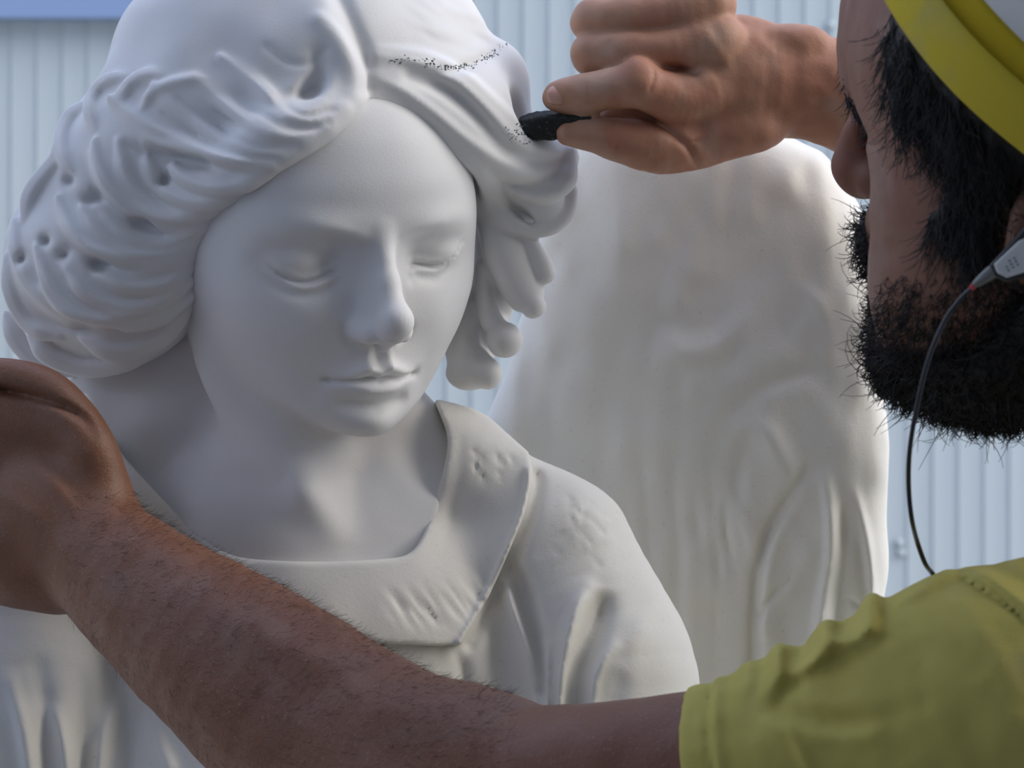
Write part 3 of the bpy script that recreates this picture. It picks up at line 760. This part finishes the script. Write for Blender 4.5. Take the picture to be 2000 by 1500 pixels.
def build_head():
    f = Field((480, -260, 480), (1420, 860, 1420), 6.0 * QH)
    f.ell(P(2070, 90, 1000), (335, 345, 325), 50)
    f.ell(P(1800, 60, 880), (128, 190, 150), 60)
    f.chain([P(1716, -60, 850), P(1706, 20, 850), P(1700, 80, 850), P(1700, 140, 850)], [42, 46, 47, 44], k=40)
    f.chain([P(1738, 372, 800), P(1740, 430, 840)], [26, 34], k=14)
    f.chain([P(1690, 145, 850), P(1705, 185, 880), P(1735, 225, 930)], [34, 30, 30], k=22)       # brow
    f.ell(P(1830, 190, 960), (110, 110, 110), 50)
    # nose beyond the cheek
    f.chain([P(1700, 215, 800), P(1680, 270, 760), P(1672, 315, 730)], [28, 32, 42], k=26)
    f.ell(P(1688, 330, 735), (47, 52, 44), 20); f.ell(P(1712, 348, 770), (36, 38, 34), 14)
    # cheek
    f.chain([P(1752, 262, 960), P(1786, 330, 990), P(1800, 420, 990), P(1800, 520, 980), P(1800, 600, 960)], [42, 58, 72, 76, 74], k=36)
    f.ell(P(1930, 380, 1040), (170, 230, 170), 70)
    f.chain([P(1760, 440, 860), P(1765, 520, 850), P(1770, 600, 850), P(1790, 690, 860)], [62, 60, 62, 70], k=24)   # lips and chin
    f.chain([P(1790, 690, 870), P(1900, 720, 960), P(2040, 660, 1060), P(2140, 520, 1120)], [68, 78, 90, 90], k=60)  # jaw
    f.ell(P(1950, 560, 1000), (190, 150, 170), 60)
    # neck
    f.chain([P(2150, 420, 950), P(2245, 700, 920), P(2300, 1000, 880)], [220, 210, 220], k=80)
    # eye
    f.ell(P(1722, 258, 905), (30, 26, 26), 8)
    f.line([(1668, 215, .4), (1692, 262, 1), (1712, 284, .6)], -9, 12, 700, 1300)
    f.line([(1690, 236, .3), (1706, 252, 1), (1722, 285, .6)], 4, 5, 700, 1300)
    f.line([(1718, 300, .5), (1730, 330, 1), (1738, 400, .3)], -3, 6, 850, 1300)
    # ear
    f.ell(P(2030, 450, 1240), (52, 88, 26), 14, rot=rz(-14)); f.ell(P(2026, 440, 1268), (28, 52, 16), 12, op='sub')
    nz = noise3(9); x, y, z = f.xyz(); f.rough(9, 2.5, (40, 40, 40))
    return f
HAIR_EDGE = [(1752, -300), (1742, -40), (1736, 60), (1728, 130), (1742, 200), (1768, 262), (1806, 288), (1842, 330), (1850, 385), (1818, 425), (1822, 470), (1850, 470), (1880, 520), (1930, 520), (1950, 440), (1962, 380), (2060, 330), (2200, 420), (2300, 700), (2600, 700), (2600, -300)]
def build_man_hair(h):
    f = Field.__new__(Field); f.__dict__.update(h.__dict__)
    X, Y = f.px(); x, y, z = f.xyz()
    f.F = h.F - 12; f.rough(12, 7, (14, 40, 40))
    f.F = smax(f.F, f.poly(HAIR_EDGE, n=3) - 4, 22).astype(np.float32); f.rough(14, 5, (10, 22, 22))
    return f
BEARD = [(1700, 404), (1680, 412), (1668, 450), (1676, 490), (1700, 530), (1722, 556), (1722, 580), (1690, 640), (1700, 720), (1750, 790), (1850, 850), (2010, 880), (2120, 800), (2150, 500), (2060, 560), (1990, 600), (1900, 560), (1850, 600), (1800, 632), (1745, 625), (1716, 560), (1712, 480), (1712, 430)]
def build_beard(h):
    f = Field((480, -180, 560), (1060, 420, 1340), 6.0 * QH)
    f.chain([P(1712, 425, 845), P(1698, 458, 845), P(1706, 505, 850), P(1726, 548, 860)], [18, 24, 23, 16], k=12)
    f.chain([P(1745, 590, 870), P(1742, 650, 870), P(1760, 720, 890), P(1830, 765, 930), P(1930, 790, 980), P(2010, 770, 1040), P(2080, 690, 1100)], [28, 42, 46, 42, 44, 42, 40], k=26)
    f.chain([P(1785, 650, 930), P(1850, 690, 980), P(1950, 700, 1060), P(2030, 620, 1150)], [44, 70, 84, 60], k=30)
    nz = noise3(13); x, y, z = f.xyz(); f.rough(13, 4, (12, 12, 12))
    return f

def build_torso():
    f = Field((850, -3000, -500), (2500, 760, 1500), 24 * QH)
    f.ell((1190, -950, 640), (400, 560, 520), 120); f.ell((1190, -1900, 640), (370, 880, 420), 150)
    f.ell((1180, -2600, 640), (370, 340, 420), 120)
    f.chain([P(2310, 950, 880), P(2340, 1250, 750)], [215, 270], k=80)
    f.chain([P(1560, 1500, 1100), P(1800, 1420, 1150), P(2150, 1470, 950)], [135, 160, 220], k=60)
    f.chain([P(1960, 292, -78), P(2450, 470, -60), P(2700, 700, 0), P(2900, 950, 100), P(2700, 1250, 350)], [118, 150, 165, 185, 200], k=60)
    return f
SH = 7.0
def build_shirt():
    f = Field((250, -1500, 560), (1260, -220, 1560), SH * QH)
    f.chain([P(1240, 1562, 1000), P(1375, 1545, 1040), P(1500, 1508, 1080), P(1700, 1446, 1140), P(1900, 1400, 1190), P(2100, 1405, 1150), P(2350, 1450, 1050)], [172, 172, 169, 187, 220, 270, 350], k=40)
    f.ell((1000, -1000, 900), (420, 620, 420), 120)
    L = lambda p, a, s: f.line([(q[0], q[1], q[2] if len(q) > 2 else 1) for q in p], a, s, 700, 1560)
    # bunched folds across the sleeve
    L([(1462, 1302, 1), (1460, 1340, .6), (1440, 1400, .2)], 10, 16); L([(1520, 1270, 1), (1516, 1320), (1490, 1370, .3)], 20, 17)
    L([(1614, 1225, 1), (1610, 1268), (1578, 1300), (1545, 1320, .3)], 26, 17); L([(1570, 1262, 1), (1560, 1300, .8), (1530, 1370, .3)], -10, 14)
    L([(1700, 1170, 1), (1696, 1225), (1655, 1250), (1600, 1260, .3)], 27, 21); L([(1650, 1232, 1), (1680, 1245), (1760, 1250, .3)], -14, 13)
    L([(1850, 1118, 1), (1800, 1150), (1760, 1170, .4)], 12, 16)
    L([(1720, 1190, .3), (1800, 1260), (1900, 1300, .3)], -8, 30); L([(1620, 1240, .3), (1700, 1250), (1800, 1246, .3)], 7, 16)
    L([(1470, 1370, .3), (1560, 1400), (1680, 1410), (1800, 1380, .3)], -10, 22); L([(1500, 1410, .3), (1600, 1440), (1700, 1440, .3)], 8, 18)
    L([(1530, 1410, .3), (1560, 1460), (1590, 1520)], 8, 10); L([(1600, 1300, .3), (1560, 1340), (1580, 1390, .3)], -9, 14)
    L([(1880, 1180, .3), (1950, 1280), (1980, 1400, .4)], 6, 26); L([(1740, 1300, .2), (1840, 1340), (1900, 1430, .4)], -6, 30)
    # shoulder seam
    L([(1862, 1122, .1), (1900, 1140, .8), (1950, 1172), (2010, 1218)], -9, 5); L([(1875, 1108, .3), (1920, 1126, 1), (1975, 1160), (2030, 1205)], 11, 12)
    L([(1942, 1108, .6), (1990, 1130), (2030, 1160)], -6, 12)
    # hem: two turned edges
    L([(1392, 1330, 1), (1384, 1380), (1384, 1440), (1392, 1520)], -6, 5); L([(1404, 1326, 1), (1398, 1380), (1398, 1440), (1408, 1520)], 6, 9)
    x, y, z = f.xyz(); X, Y = f.px()
    cutx = 1332 + ((Y - 1430) / 100.0) ** 2 * 9 - 8 * np.clip((z - 1000) / 200, -1, 1)
    f.F = smax(f.F, (cutx - X).astype(np.float32), 14).astype(np.float32)
    nz = noise3(15); f.rough(15, 6, (75, 75, 75)); f.rough(15, 2, (25, 25, 25))
    return f

# hat: rings about a tilted axis
HC = np.array([1000.0, 490.0, 955.0]); HA = np.array([.48357, .70881, .51356])
HE1 = np.cross(HA, [0, 0, 1.]); HE1 /= np.linalg.norm(HE1); HE2 = np.cross(HA, HE1)
def hat_ring(t, R, h):
    return HC + HA * np.asarray(h)[..., None] + np.asarray(R)[..., None] * (np.cos(t)[..., None] * HE1 + np.sin(t)[..., None] * HE2)
def lathe_hat(name, prof, material, parent, wav=None, n=160):
    t = np.linspace(0, 2 * math.pi, n, endpoint=False); V = []
    for i, (r, h) in enumerate(prof):
        wv = 0 if wav is None else wav(t, i)
        V.append(hat_ring(t, r + wv, h))
    V = np.concatenate(V); m = len(prof)
    Q = [(i * n + j, i * n + (j + 1) % n, ((i + 1) % m) * n + (j + 1) % n, ((i + 1) % m) * n + j) for i in range(m - 1) for j in range(n)]
    return raw_mesh(name, world(V), Q, material, parent)

def tube_mesh(curves, radii, sides=3):
    """many thin tubes in one mesh; curves (N,K,3) in working units, radii (K,) or (N,K)"""
    C = np.asarray(curves, float); N, K, _ = C.shape; R = np.broadcast_to(radii, (N, K))
    T = np.gradient(C, axis=1); T /= np.linalg.norm(T, axis=2, keepdims=True) + 1e-9
    ref = np.array([.3, .2, .93]); A = np.cross(T, ref); A /= np.linalg.norm(A, axis=2, keepdims=True) + 1e-9; B = np.cross(T, A)
    V = np.stack([C + R[..., None] * (math.cos(a) * A + math.sin(a) * B) for a in np.arange(sides) * 2 * math.pi / sides], 2)
    i = (np.arange(N)[:, None, None] * K + np.arange(K - 1)[None, :, None]) * sides + np.arange(sides)[None, None, :]
    j = (np.arange(N)[:, None, None] * K + np.arange(K - 1)[None, :, None]) * sides + ((np.arange(sides) + 1) % sides)[None, None, :]
    Q = np.stack([i, j, j + sides, i + sides], -1).reshape(-1, 4)
    return V.reshape(-1, 3), Q
def hairs(name, parent, roots, dirs, length, curl, rad, seed, K=6, drop=None, material=None):
    rs = np.random.RandomState(seed); N = len(roots); s = np.linspace(0, 1, K)[None, :, None]
    ln = (length * rs.uniform(.5, 1.3, N))[:, None, None]
    side = rs.normal(size=(N, 3)); side -= (side * dirs).sum(1, keepdims=True) * dirs; side /= np.linalg.norm(side, axis=1, keepdims=True)
    up = np.cross(dirs, side); ang = (curl * rs.uniform(.3, 1.6, N))[:, None, None] * s
    C = roots[:, None] + ln * (dirs[:, None] * np.sin(ang + 1e-3) / (ang + 1e-3) * s + side[:, None] * (1 - np.cos(ang)) / (ang + 1e-3) * s)
    if drop is not None: C = C + np.array(drop) * (s ** 2)
    V, Q = tube_mesh(C, rad * np.linspace(1, .35, K))
    return tag(raw_mesh(name, world(V), Q, material or M_hair, parent), kind='stuff')

def surf_points(V, Q, n, seed, sel=None):
    rs = np.random.RandomState(seed)
    c = V[Q].mean(1); nrm = np.cross(V[Q[:, 2]] - V[Q[:, 0]], V[Q[:, 3]] - V[Q[:, 1]]); nrm /= np.linalg.norm(nrm, axis=1, keepdims=True) + 1e-9
    f = 1 / (1 - c[:, 2] / CAMY); X = 1000 + c[:, 0] * f; Y = 750 - c[:, 1] * f
    ok = np.ones(len(c), bool) if sel is None else sel(X, Y, c, nrm)
    idx = np.nonzero(ok)[0]; pick = rs.choice(idx, n)
    h = np.linalg.norm(V[Q[0, 0]] - V[Q[0, 1]]) * .5
    return c[pick] + rs.uniform(-h, h, (n, 3)) * .6, nrm[pick]

def ground_parts():
    """what stands below the picture: the statue's gown and plinth, the man's clothes, legs and shoes"""
    f = Field((-1260, -6300, -560), (520, -820, 560), 28)
    f.chain([(-380, -1150, -100), (-380, -1700, -80), (-390, -2600, -50), (-400, -4300, -40), (-400, -6150, -40)], [330, 310, 360, 430, 520], k=60, flat=1.25)
    f.chain([(180, -1080, -20), (160, -1700, 40), (-60, -2000, 260), (-330, -2050, 380)], [236, 200, 130, 80], k=50)
    f.chain([(-960, -1080, 20), (-930, -1700, 60), (-700, -2000, 270), (-450, -2050, 380)], [236, 200, 130, 80], k=50)
    x, y, z = f.xyz(); th = np.arctan2(z + 50, x + 390); f.F = (f.F + 26 * np.cos(th * 11 + y / 900) * np.clip((-900 - y) / 900, 0, 1)).astype(np.float32)
    sculpt('gown', f, M_rough, statue)
    box('plinth', (-.34, -.17, 0), (.14, .19, .06), M_marble, statue)
    f = Field((560, -2900, -450), (2500, 260, 1420), 26)
    f.ell((1200, -1060, 640), (480, 600, 600), 80); f.ell((1190, -1900, 640), (460, 950, 510), 150)
    f.chain([(1080, -590, 880), (1300, -520, 640), (1700, -400, 350), P(2900, 950, 100)], [225, 270, 260, 228], k=80); f.chain([(900, -900, 950), (1000, -1500, 800)], [300, 400], k=80)
    f.chain([P(2900, 950, 100), P(2700, 1200, 350)], [228, 265], k=80); f.chain([P(2900, 950, 100), P(2740, 740, 20)], [222, 190], k=40)
    x, y, z = f.xyz(); nz = noise3(17); f.F = smax(f.F, (-2750 - y) + 0 * x, 20) + 0; f.rough(17, 12, (120, 200, 120))
    sculpt('shirt_body', f, M_shirt, person)
    M_denim = mat('blue_denim', (.05, .08, .16), .85, .2, noise=(40, 4, (.09, .13, .22), (.4, .8)))
    f = Field((500, -6300, -250), (1900, -2350, 1350), 32)
    f.ell((1180, -2700, 640), (450, 420, 470), 100)
    f.chain([(1080, -2800, 880), (1020, -4300, 900), (1060, -6250, 900)], [270, 205, 150], k=60)
    f.chain([(1280, -2800, 420), (1340, -4300, 330), (1300, -6250, 240)], [270, 205, 150], k=60)
    sculpt('trousers', f, M_denim, person)
    M_boot = mat('dark_leather', (.05, .035, .025), .5, .4)
    for cx, cz in ((1020, 890), (1260, 230)):
        f = Field((cx - 420, -6480, cz - 220), (cx + 260, -6100, cz + 200), 20)
        f.chain([(cx + 80, -6330, cz), (cx - 60, -6350, cz - 20), (cx - 230, -6390, cz - 50)], [125, 110, 90], k=20, flat=1.1)
        f.F = smax(f.F, (-6478 - f.xyz()[1]) + 0 * f.xyz()[0], 8).astype(np.float32)
        sculpt('boot', f, M_boot, person)


fa = build_face(); sculpt('face', fa, M_marble, statue)
HAIRF = build_hair(fa); MHAIR = sculpt('hair', HAIRF, M_marble, statue)
fr, fc = build_robe(); sculpt('robe', fr, M_rough, statue); sculpt('collar', fc, M_rough, statue, 1)
sculpt('wing', build_wing(), M_rough, statue)
VS, QS, off = [], [], 0
la = build_left_arm(); rh = build_right_hand(); hd = build_head(); to = build_torso()
for fl, it in ((la, 2), (rh, 2), (hd, 2), (to, 3)):
    V, Q = fl.mesh(); V = relax(V, Q, it); VS.append(V); QS.append(Q + off); off += len(V)
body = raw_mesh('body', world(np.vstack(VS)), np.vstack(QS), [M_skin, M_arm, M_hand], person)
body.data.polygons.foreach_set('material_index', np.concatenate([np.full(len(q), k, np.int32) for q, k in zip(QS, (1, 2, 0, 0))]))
SHIRTF = build_shirt(); sculpt('shirt', SHIRTF, M_shirt, person)
mh = build_man_hair(hd); hV, hQ = mh.mesh(); hV = relax(hV, hQ, 1); hair = raw_mesh('hair', world(hV), hQ, M_hair, person)
bd = build_beard(hd); bV, bQ = bd.mesh(); bV = relax(bV, bQ, 1); beard = raw_mesh('beard', world(bV), bQ, M_hair, person)
# beard, moustache and cheek hairs
sel = lambda X, Y, c, n: (X < 2060)
r, d = surf_points(bV, bQ, 6500, 1, sel); d = d + [0, -.5, 0] + np.random.RandomState(3).normal(size=d.shape) * .35; d /= np.linalg.norm(d, axis=1, keepdims=True)
hairs('beard_hair', beard, r, d, 34, 2.2, 1.1, 2)
r, d = surf_points(bV, bQ, 260, 9, sel); d = d + np.random.RandomState(4).normal(size=d.shape) * .4; d /= np.linalg.norm(d, axis=1, keepdims=True)
hairs('stray_beard_hair', beard, r, d, 80, 1.4, 1.0, 12)
hdV, hdQ = VS[2], QS[2] - len(VS[0]) - len(VS[1])
def cheek(X, Y, c, n):
    lim = 560 - 90 * np.clip((X - 1850) / 100, 0, 1.5)
    return (n[:, 2] > .1) & (Y > lim + np.random.RandomState(1).exponential(60, len(X)) - 30) & (Y < 830) & (X < 2050) & (X > 1712)
r, d = surf_points(hdV, hdQ, 3200, 5, cheek); d = d * .5 + [-.1, -.8, 0] + np.random.RandomState(6).normal(size=d.shape) * .35; d /= np.linalg.norm(d, axis=1, keepdims=True)
hairs('cheek_stubble', beard, r, d, 30, 1.4, .9, 7)
def side(X, Y, c, n): return (n[:, 2] > -.1) & (X < 2040) & (Y > np.interp(X, [1700, 1737, 1800, 1860, 1930, 2000, 2040], [-80, 0, 110, 180, 250, 305, 330]) + 12)
r, d = surf_points(hV, hQ, 4200, 8, side); d = d * .12 + [-.04, -1, .0] + np.random.RandomState(8).normal(size=d.shape) * .2; d /= np.linalg.norm(d, axis=1, keepdims=True)
hairs('hair_strands', hair, r, d, 60, .8, 1.1, 10)
# eyebrow and lashes
rs = np.random.RandomState(21)
pts = spline(np.array([P(1652, 130, 855), P(1654, 158, 862), P(1664, 188, 880), P(1680, 212, 900), P(1700, 228, 930)]), 6)
r = pts[rs.randint(0, len(pts), 420)] + rs.normal(size=(420, 3)) * [5, 8, 12]; d = np.array([.25, -.8, .4]) + rs.normal(size=(420, 3)) * .3; d /= np.linalg.norm(d, axis=1, keepdims=True)
hairs('eyebrow', person, r, d, 30, .8, 1.2, 22)
r = np.array([P(1700 + 14 * a, 236 + 46 * a, 930) for a in rs.uniform(0, 1, 26)]); d = np.array([-.75, -.62, 0]) + rs.normal(size=(26, 3)) * .18; d /= np.linalg.norm(d, axis=1, keepdims=True)
hairs('eyelashes', person, r, d, 30, .6, 1.2, 23)
# forearm hair
laV, laQ = VS[0], QS[0]
def arm(X, Y, c, n): return (X > 120) & (X < 1000) & (Y > 960 + .0 * X) & (c[:, 2] > 250) & ((n[:, 1] > -.5)) & (Y < 1500)
r, d = surf_points(laV, laQ, 5200, 31, arm); d = d * .5 + [.75, -.25, 0] + rs.normal(size=d.shape) * .25; d /= np.linalg.norm(d, axis=1, keepdims=True)
M_fine = mat('fine_arm_hair', (.10, .06, .04), .5, .4)
hairs('forearm_hair', body, r, d, 21, .7, .27, 32, K=5, material=M_fine)
# hat
hat = empty('hat', (0, 0, 0)); hat.parent = person; hat.location = -person.location
wv = lambda t, i: 5 * np.sin(5 * t + .4) + 3 * np.sin(9 * t + 1)
wv = lambda t, i: 4 * np.sin(5 * t + .4) + 2 * np.sin(9 * t + 1)
lathe_hat('brim', [(478, 2), (490, -3), (494, 4), (498, 30), (503, 60), (507, 82), (503, 89), (496, 86), (490, 60), (484, 30), (478, 2)], M_yellow, hat, wv)
M_dark_yellow = mat('yellow_lining', (.50, .36, .02), .9, .15, bump=[(1200, .3, 2, .0005)])
lathe_hat('band', [(470, 0), (483, 10), (484, 60), (474, 108), (462, 122), (455, 116), (462, 60), (470, 0)], M_dark_yellow, hat)
lathe_hat('crown', [(452, 60), (463, 112), (458, 160), (440, 230), (408, 300), (340, 352), (235, 384), (110, 396), (3, 398), (3, 384), (228, 370), (328, 340), (396, 292), (428, 225), (444, 150), (444, 60), (452, 60)], M_white, hat)
M_thread = mat('pale_thread', (.50, .42, .16), .9, .1)
for k, (r_, h_) in enumerate([(500, 74), (497.5, 50), (495, 28)]):
    t = np.linspace(0, 2 * math.pi, 401); c = hat_ring(t, r_ + 4 * np.sin(5 * t + .4) + 2 * np.sin(9 * t + 1) + 1.5, np.full(401, float(h_)))
    A_ = c[:-1] + (c[1:] - c[:-1]) * .12; B_ = c[:-1] + (c[1:] - c[:-1]) * .82
    V, Q = tube_mesh(np.stack([A_, (A_ + B_) / 2 + (A_ - HC) * .001, B_], 1), np.array([1.1, 1.5, 1.1]), 4)
    tag(raw_mesh('stitching', world(V), Q, M_yellow if k else M_thread, hat.children[0]), kind='stuff')

# nails of the right hand
def nail(c, ax1, nrm, w, l, name='fingernail'):
    c = np.array(c, float); ax1 = np.array(ax1, float); ax1 /= np.linalg.norm(ax1); nrm = np.array(nrm, float); nrm -= ax1 * (nrm @ ax1); nrm /= np.linalg.norm(nrm); ax2 = np.cross(nrm, ax1)
    V = []; n, m = 9, 9
    for s_, off in ((1, 2.0), (-1, -3.0)):
        for i in range(n):
            for j in range(m):
                u = (i / (n - 1) * 2 - 1); v = (j / (m - 1) * 2 - 1); e = math.sqrt(max(0, 1 - .75 * abs(u) ** 4))
                V.append(c + ax1 * u * l + ax2 * v * w * e + nrm * (off - .36 * w * v * v - 1.2 * u * u))
    g = lambda k, i, j: k * n * m + i * m + j; Q = []
    for i in range(n - 1):
        for j in range(m - 1): Q += [(g(0, i, j), g(0, i + 1, j), g(0, i + 1, j + 1), g(0, i, j + 1)), (g(1, i, j + 1), g(1, i + 1, j + 1), g(1, i + 1, j), g(1, i, j))]
    rim = [(i, 0) for i in range(n)] + [(n - 1, j) for j in range(1, m)] + [(i, m - 1) for i in range(n - 2, -1, -1)] + [(0, j) for j in range(m - 2, 0, -1)]
    for a, b in zip(rim, rim[1:] + rim[:1]): Q.append((g(0, *b), g(0, *a), g(1, *a), g(1, *b)))
    return raw_mesh(name, world(np.array(V)), Q, M_nail, body)
nail(P(1087, 184, rh.ztop(1087, 184) + 1.5), (-1, .06, -.12), (-.12, .25, 1), 18, 18)
nail(P(1132, 280, 40), (-1, .12, 0), (0, -.95, .45), 17, 21)

# the stone between finger and thumb
def block(name, pts, ups, hw, hh, material, parent=None, bev=5):
    """rounded bar through pts with rectangular section"""
    f = Field(np.min(pts, 0) - 60, np.max(pts, 0) + 60, 2.5)
    pts = np.array(pts, float); x, y, z = f.xyz(); d0 = pts[1] - pts[0]; L = np.linalg.norm(d0); a = d0 / L; u = np.array(ups, float); u -= a * (u @ a); u /= np.linalg.norm(u); v = np.cross(a, u)
    rx, ry, rz_ = x - pts[0][0], y - pts[0][1], z - pts[0][2]
    t = rx * a[0] + ry * a[1] + rz_ * a[2]; p = rx * u[0] + ry * u[1] + rz_ * u[2]; q = rx * v[0] + ry * v[1] + rz_ * v[2]
    tp = np.interp(t, [0, L * .25, L], [hh[0], hh[1], hh[1]]); tw = np.interp(t, [0, L * .2, L], [hw * .75, hw, hw])
    d = smax(smax(np.abs(p) - tp, np.abs(q) - tw, bev * 2), smax(-t, t - L, 1), bev * 2)
    nz = noise3(4); f.F = (d + 1.5 * nz(x / 8 + 90, y / 8 + 90, z / 8 + 90)).astype(np.float32)
    V, Q = f.mesh(); V = relax(V, Q, 1)
    return raw_mesh(name, world(V), Q, material, parent)
stone = block('abrasive_stone', [P(1012, 247, 22), P(1160, 241, 30)], (0.05, 1, .25), 42, (15, 24), M_stone)
tag(stone, 'black rubbing stone pinched between finger and thumb against the marble hair', 'stone')

# headset on the man's ear, cable hanging down into the shirt
hz = 1355
headset = empty('headset', world(P(1960, 520, hz)), 'silver and black earphone unit with a thin black cable, beside the dark-haired ear', 'earphone')
def slab(name, outline, z0, th, material, parent, bev=6, tilt=(0, 0)):
    q = [(a, b) for a, b in outline]; lo = P(min(a for a, b in q) - 12, max(b for a, b in q) + 12, z0 - 40); hi = P(max(a for a, b in q) + 12, min(b for a, b in q) - 12, z0 + 40)
    f = Field((min(lo[0], hi[0]), min(lo[1], hi[1]), z0 - 45), (max(lo[0], hi[0]), max(lo[1], hi[1]), z0 + 45), 1.8)
    X, Y = f.px(); z = f.xyz()[2]; cx = sum(a for a, b in q) / len(q); cy = sum(b for a, b in q) / len(q)
    f.F = (smax(f.poly(q) * .78, np.abs(z - z0 - tilt[0] * (X - cx) - tilt[1] * (Y - cy)) - th, bev)).astype(np.float32)
    V, Q = f.mesh(); V = relax(V, Q, 1); return raw_mesh(name, world(V), Q, material, parent)
slab('housing', [(1932, 518), (1988, 458), (2010, 430), (2090, 380), (2100, 470), (2030, 535), (1968, 552), (1942, 540)], hz, 13, M_black, headset, 8)
face_ = slab('face_plate', [(1941, 516), (1990, 470), (2060, 440), (2070, 480), (2012, 528), (1966, 543), (1947, 533)], hz + 11, 6, M_silver, headset, 4)
for i in range(3):
    for j in range(3):
        if (i, j) in ((0, 0),): continue
        a, b = 1963 + i * 9 + j * 3.5, 515 - i * 5.5 + j * 6.5
        slab('port', [(a - 2.6, b - 2), (a + 2.6, b - 2.6), (a + 3, b + 2), (a - 2.2, b + 2.6)], hz + 17, 2.2, M_black, face_, 1)
f = Field(np.array(P(1890, 575, hz - 30)) - 5, np.array(P(1950, 510, hz + 30)) + 5, 1.8)
f.chain([P(1938, 531, hz), P(1915, 548, hz - 2), P(1903, 557, hz - 6)], [11, 8, 5], k=3); V, Q = f.mesh(); raw_mesh('tip', world(relax(V, Q, 1)), Q, M_clear, headset)
f = Field(np.array(P(1888, 572, hz - 25)) - 5, np.array(P(1910, 548, hz + 15)) + 5, 1.5)
f.ell(P(1899, 561, hz - 4), (3.6, 5, 4), 3, rot=rz(30)); V, Q = f.mesh(); raw_mesh('indicator', world(relax(V, Q, 1)), Q, M_red, headset)
yt = next(b for b in range(1080, 1200) if SHIRTF.ztop(1821, b) is not None); zt = SHIRTF.ztop(1821, yt + 1)
def behind(px, py, clear=7.0):
    """depth just behind the shirt's crest under a picture point"""
    z = SHIRTF.ztop(px, py)
    while True:
        q = np.array(P(px, py, z)); i = ((q - SHIRTF.lo) / SHIRTF.h).round().astype(int)
        if SHIRTF.F[tuple(i)] > clear: return z
        z -= SHIRTF.h
ze = behind(1826, yt + 7)
cp = spline(np.array([P(1903, 560, hz - 6), P(1886, 574, hz - 14), P(1868, 594, hz - 20), P(1848, 622, hz - 26), P(1826, 668, hz - 30), P(1808, 720, hz - 34), P(1794, 780, hz - 40), P(1782, 840, hz - 50), P(1775, 900, 1275), P(1775, 960, 1240), P(1781, 1015, 1218), P(1792, 1060, (1200 + ze) / 2 + 12), P(1807, (1060 + yt) / 2 + 10, (zt + ze) / 2), P(1819, yt - 4, ze), P(1826, yt + 7, ze - 4)]), 8)
V, Q = tube_mesh(cp[None], np.full(len(cp), 3.9), 10); raw_mesh('cable', world(V), Q, M_black, headset)

# pencil line left on the marble hair
rs = np.random.RandomState(41); fh_ = HAIRF; C_ = []
path = spline(np.array([(765, 124), (800, 112), (840, 122), (855, 132), (885, 133), (915, 128), (950, 112), (985, 88)], float), 8)
for _ in range(300):
    a, b = path[int(len(path) * rs.beta(1.4, 1.0)) % len(path)] + rs.normal(size=2) * [5, 3.4]; zt = fh_.ztop(a, b)
    if zt is None: continue
    p0 = np.array(P(a, b, zt + 1.0)); dv = rs.normal(size=3) * [1.6, .8, .2]; C_.append([p0 - dv, p0, p0 + dv])
for _ in range(110):
    a, b = np.array([1024, 262]) + rs.normal(size=2) * [22, 9]; zt = fh_.ztop(a, b)
    if zt is None: continue
    p0 = np.array(P(a, b, zt + 1.0)); dv = rs.normal(size=3) * [2.2, .8, .2]; C_.append([p0 - dv, p0, p0 + dv])
V, Q = tube_mesh(np.array(C_), np.array([.6, 1.3, .6]), 4)
M_graphite = mat('graphite', (.19, .21, .23), .7, .3)
tag(raw_mesh('pencil_mark', world(V), Q, M_graphite, MHAIR), kind='stuff')

ground_parts()
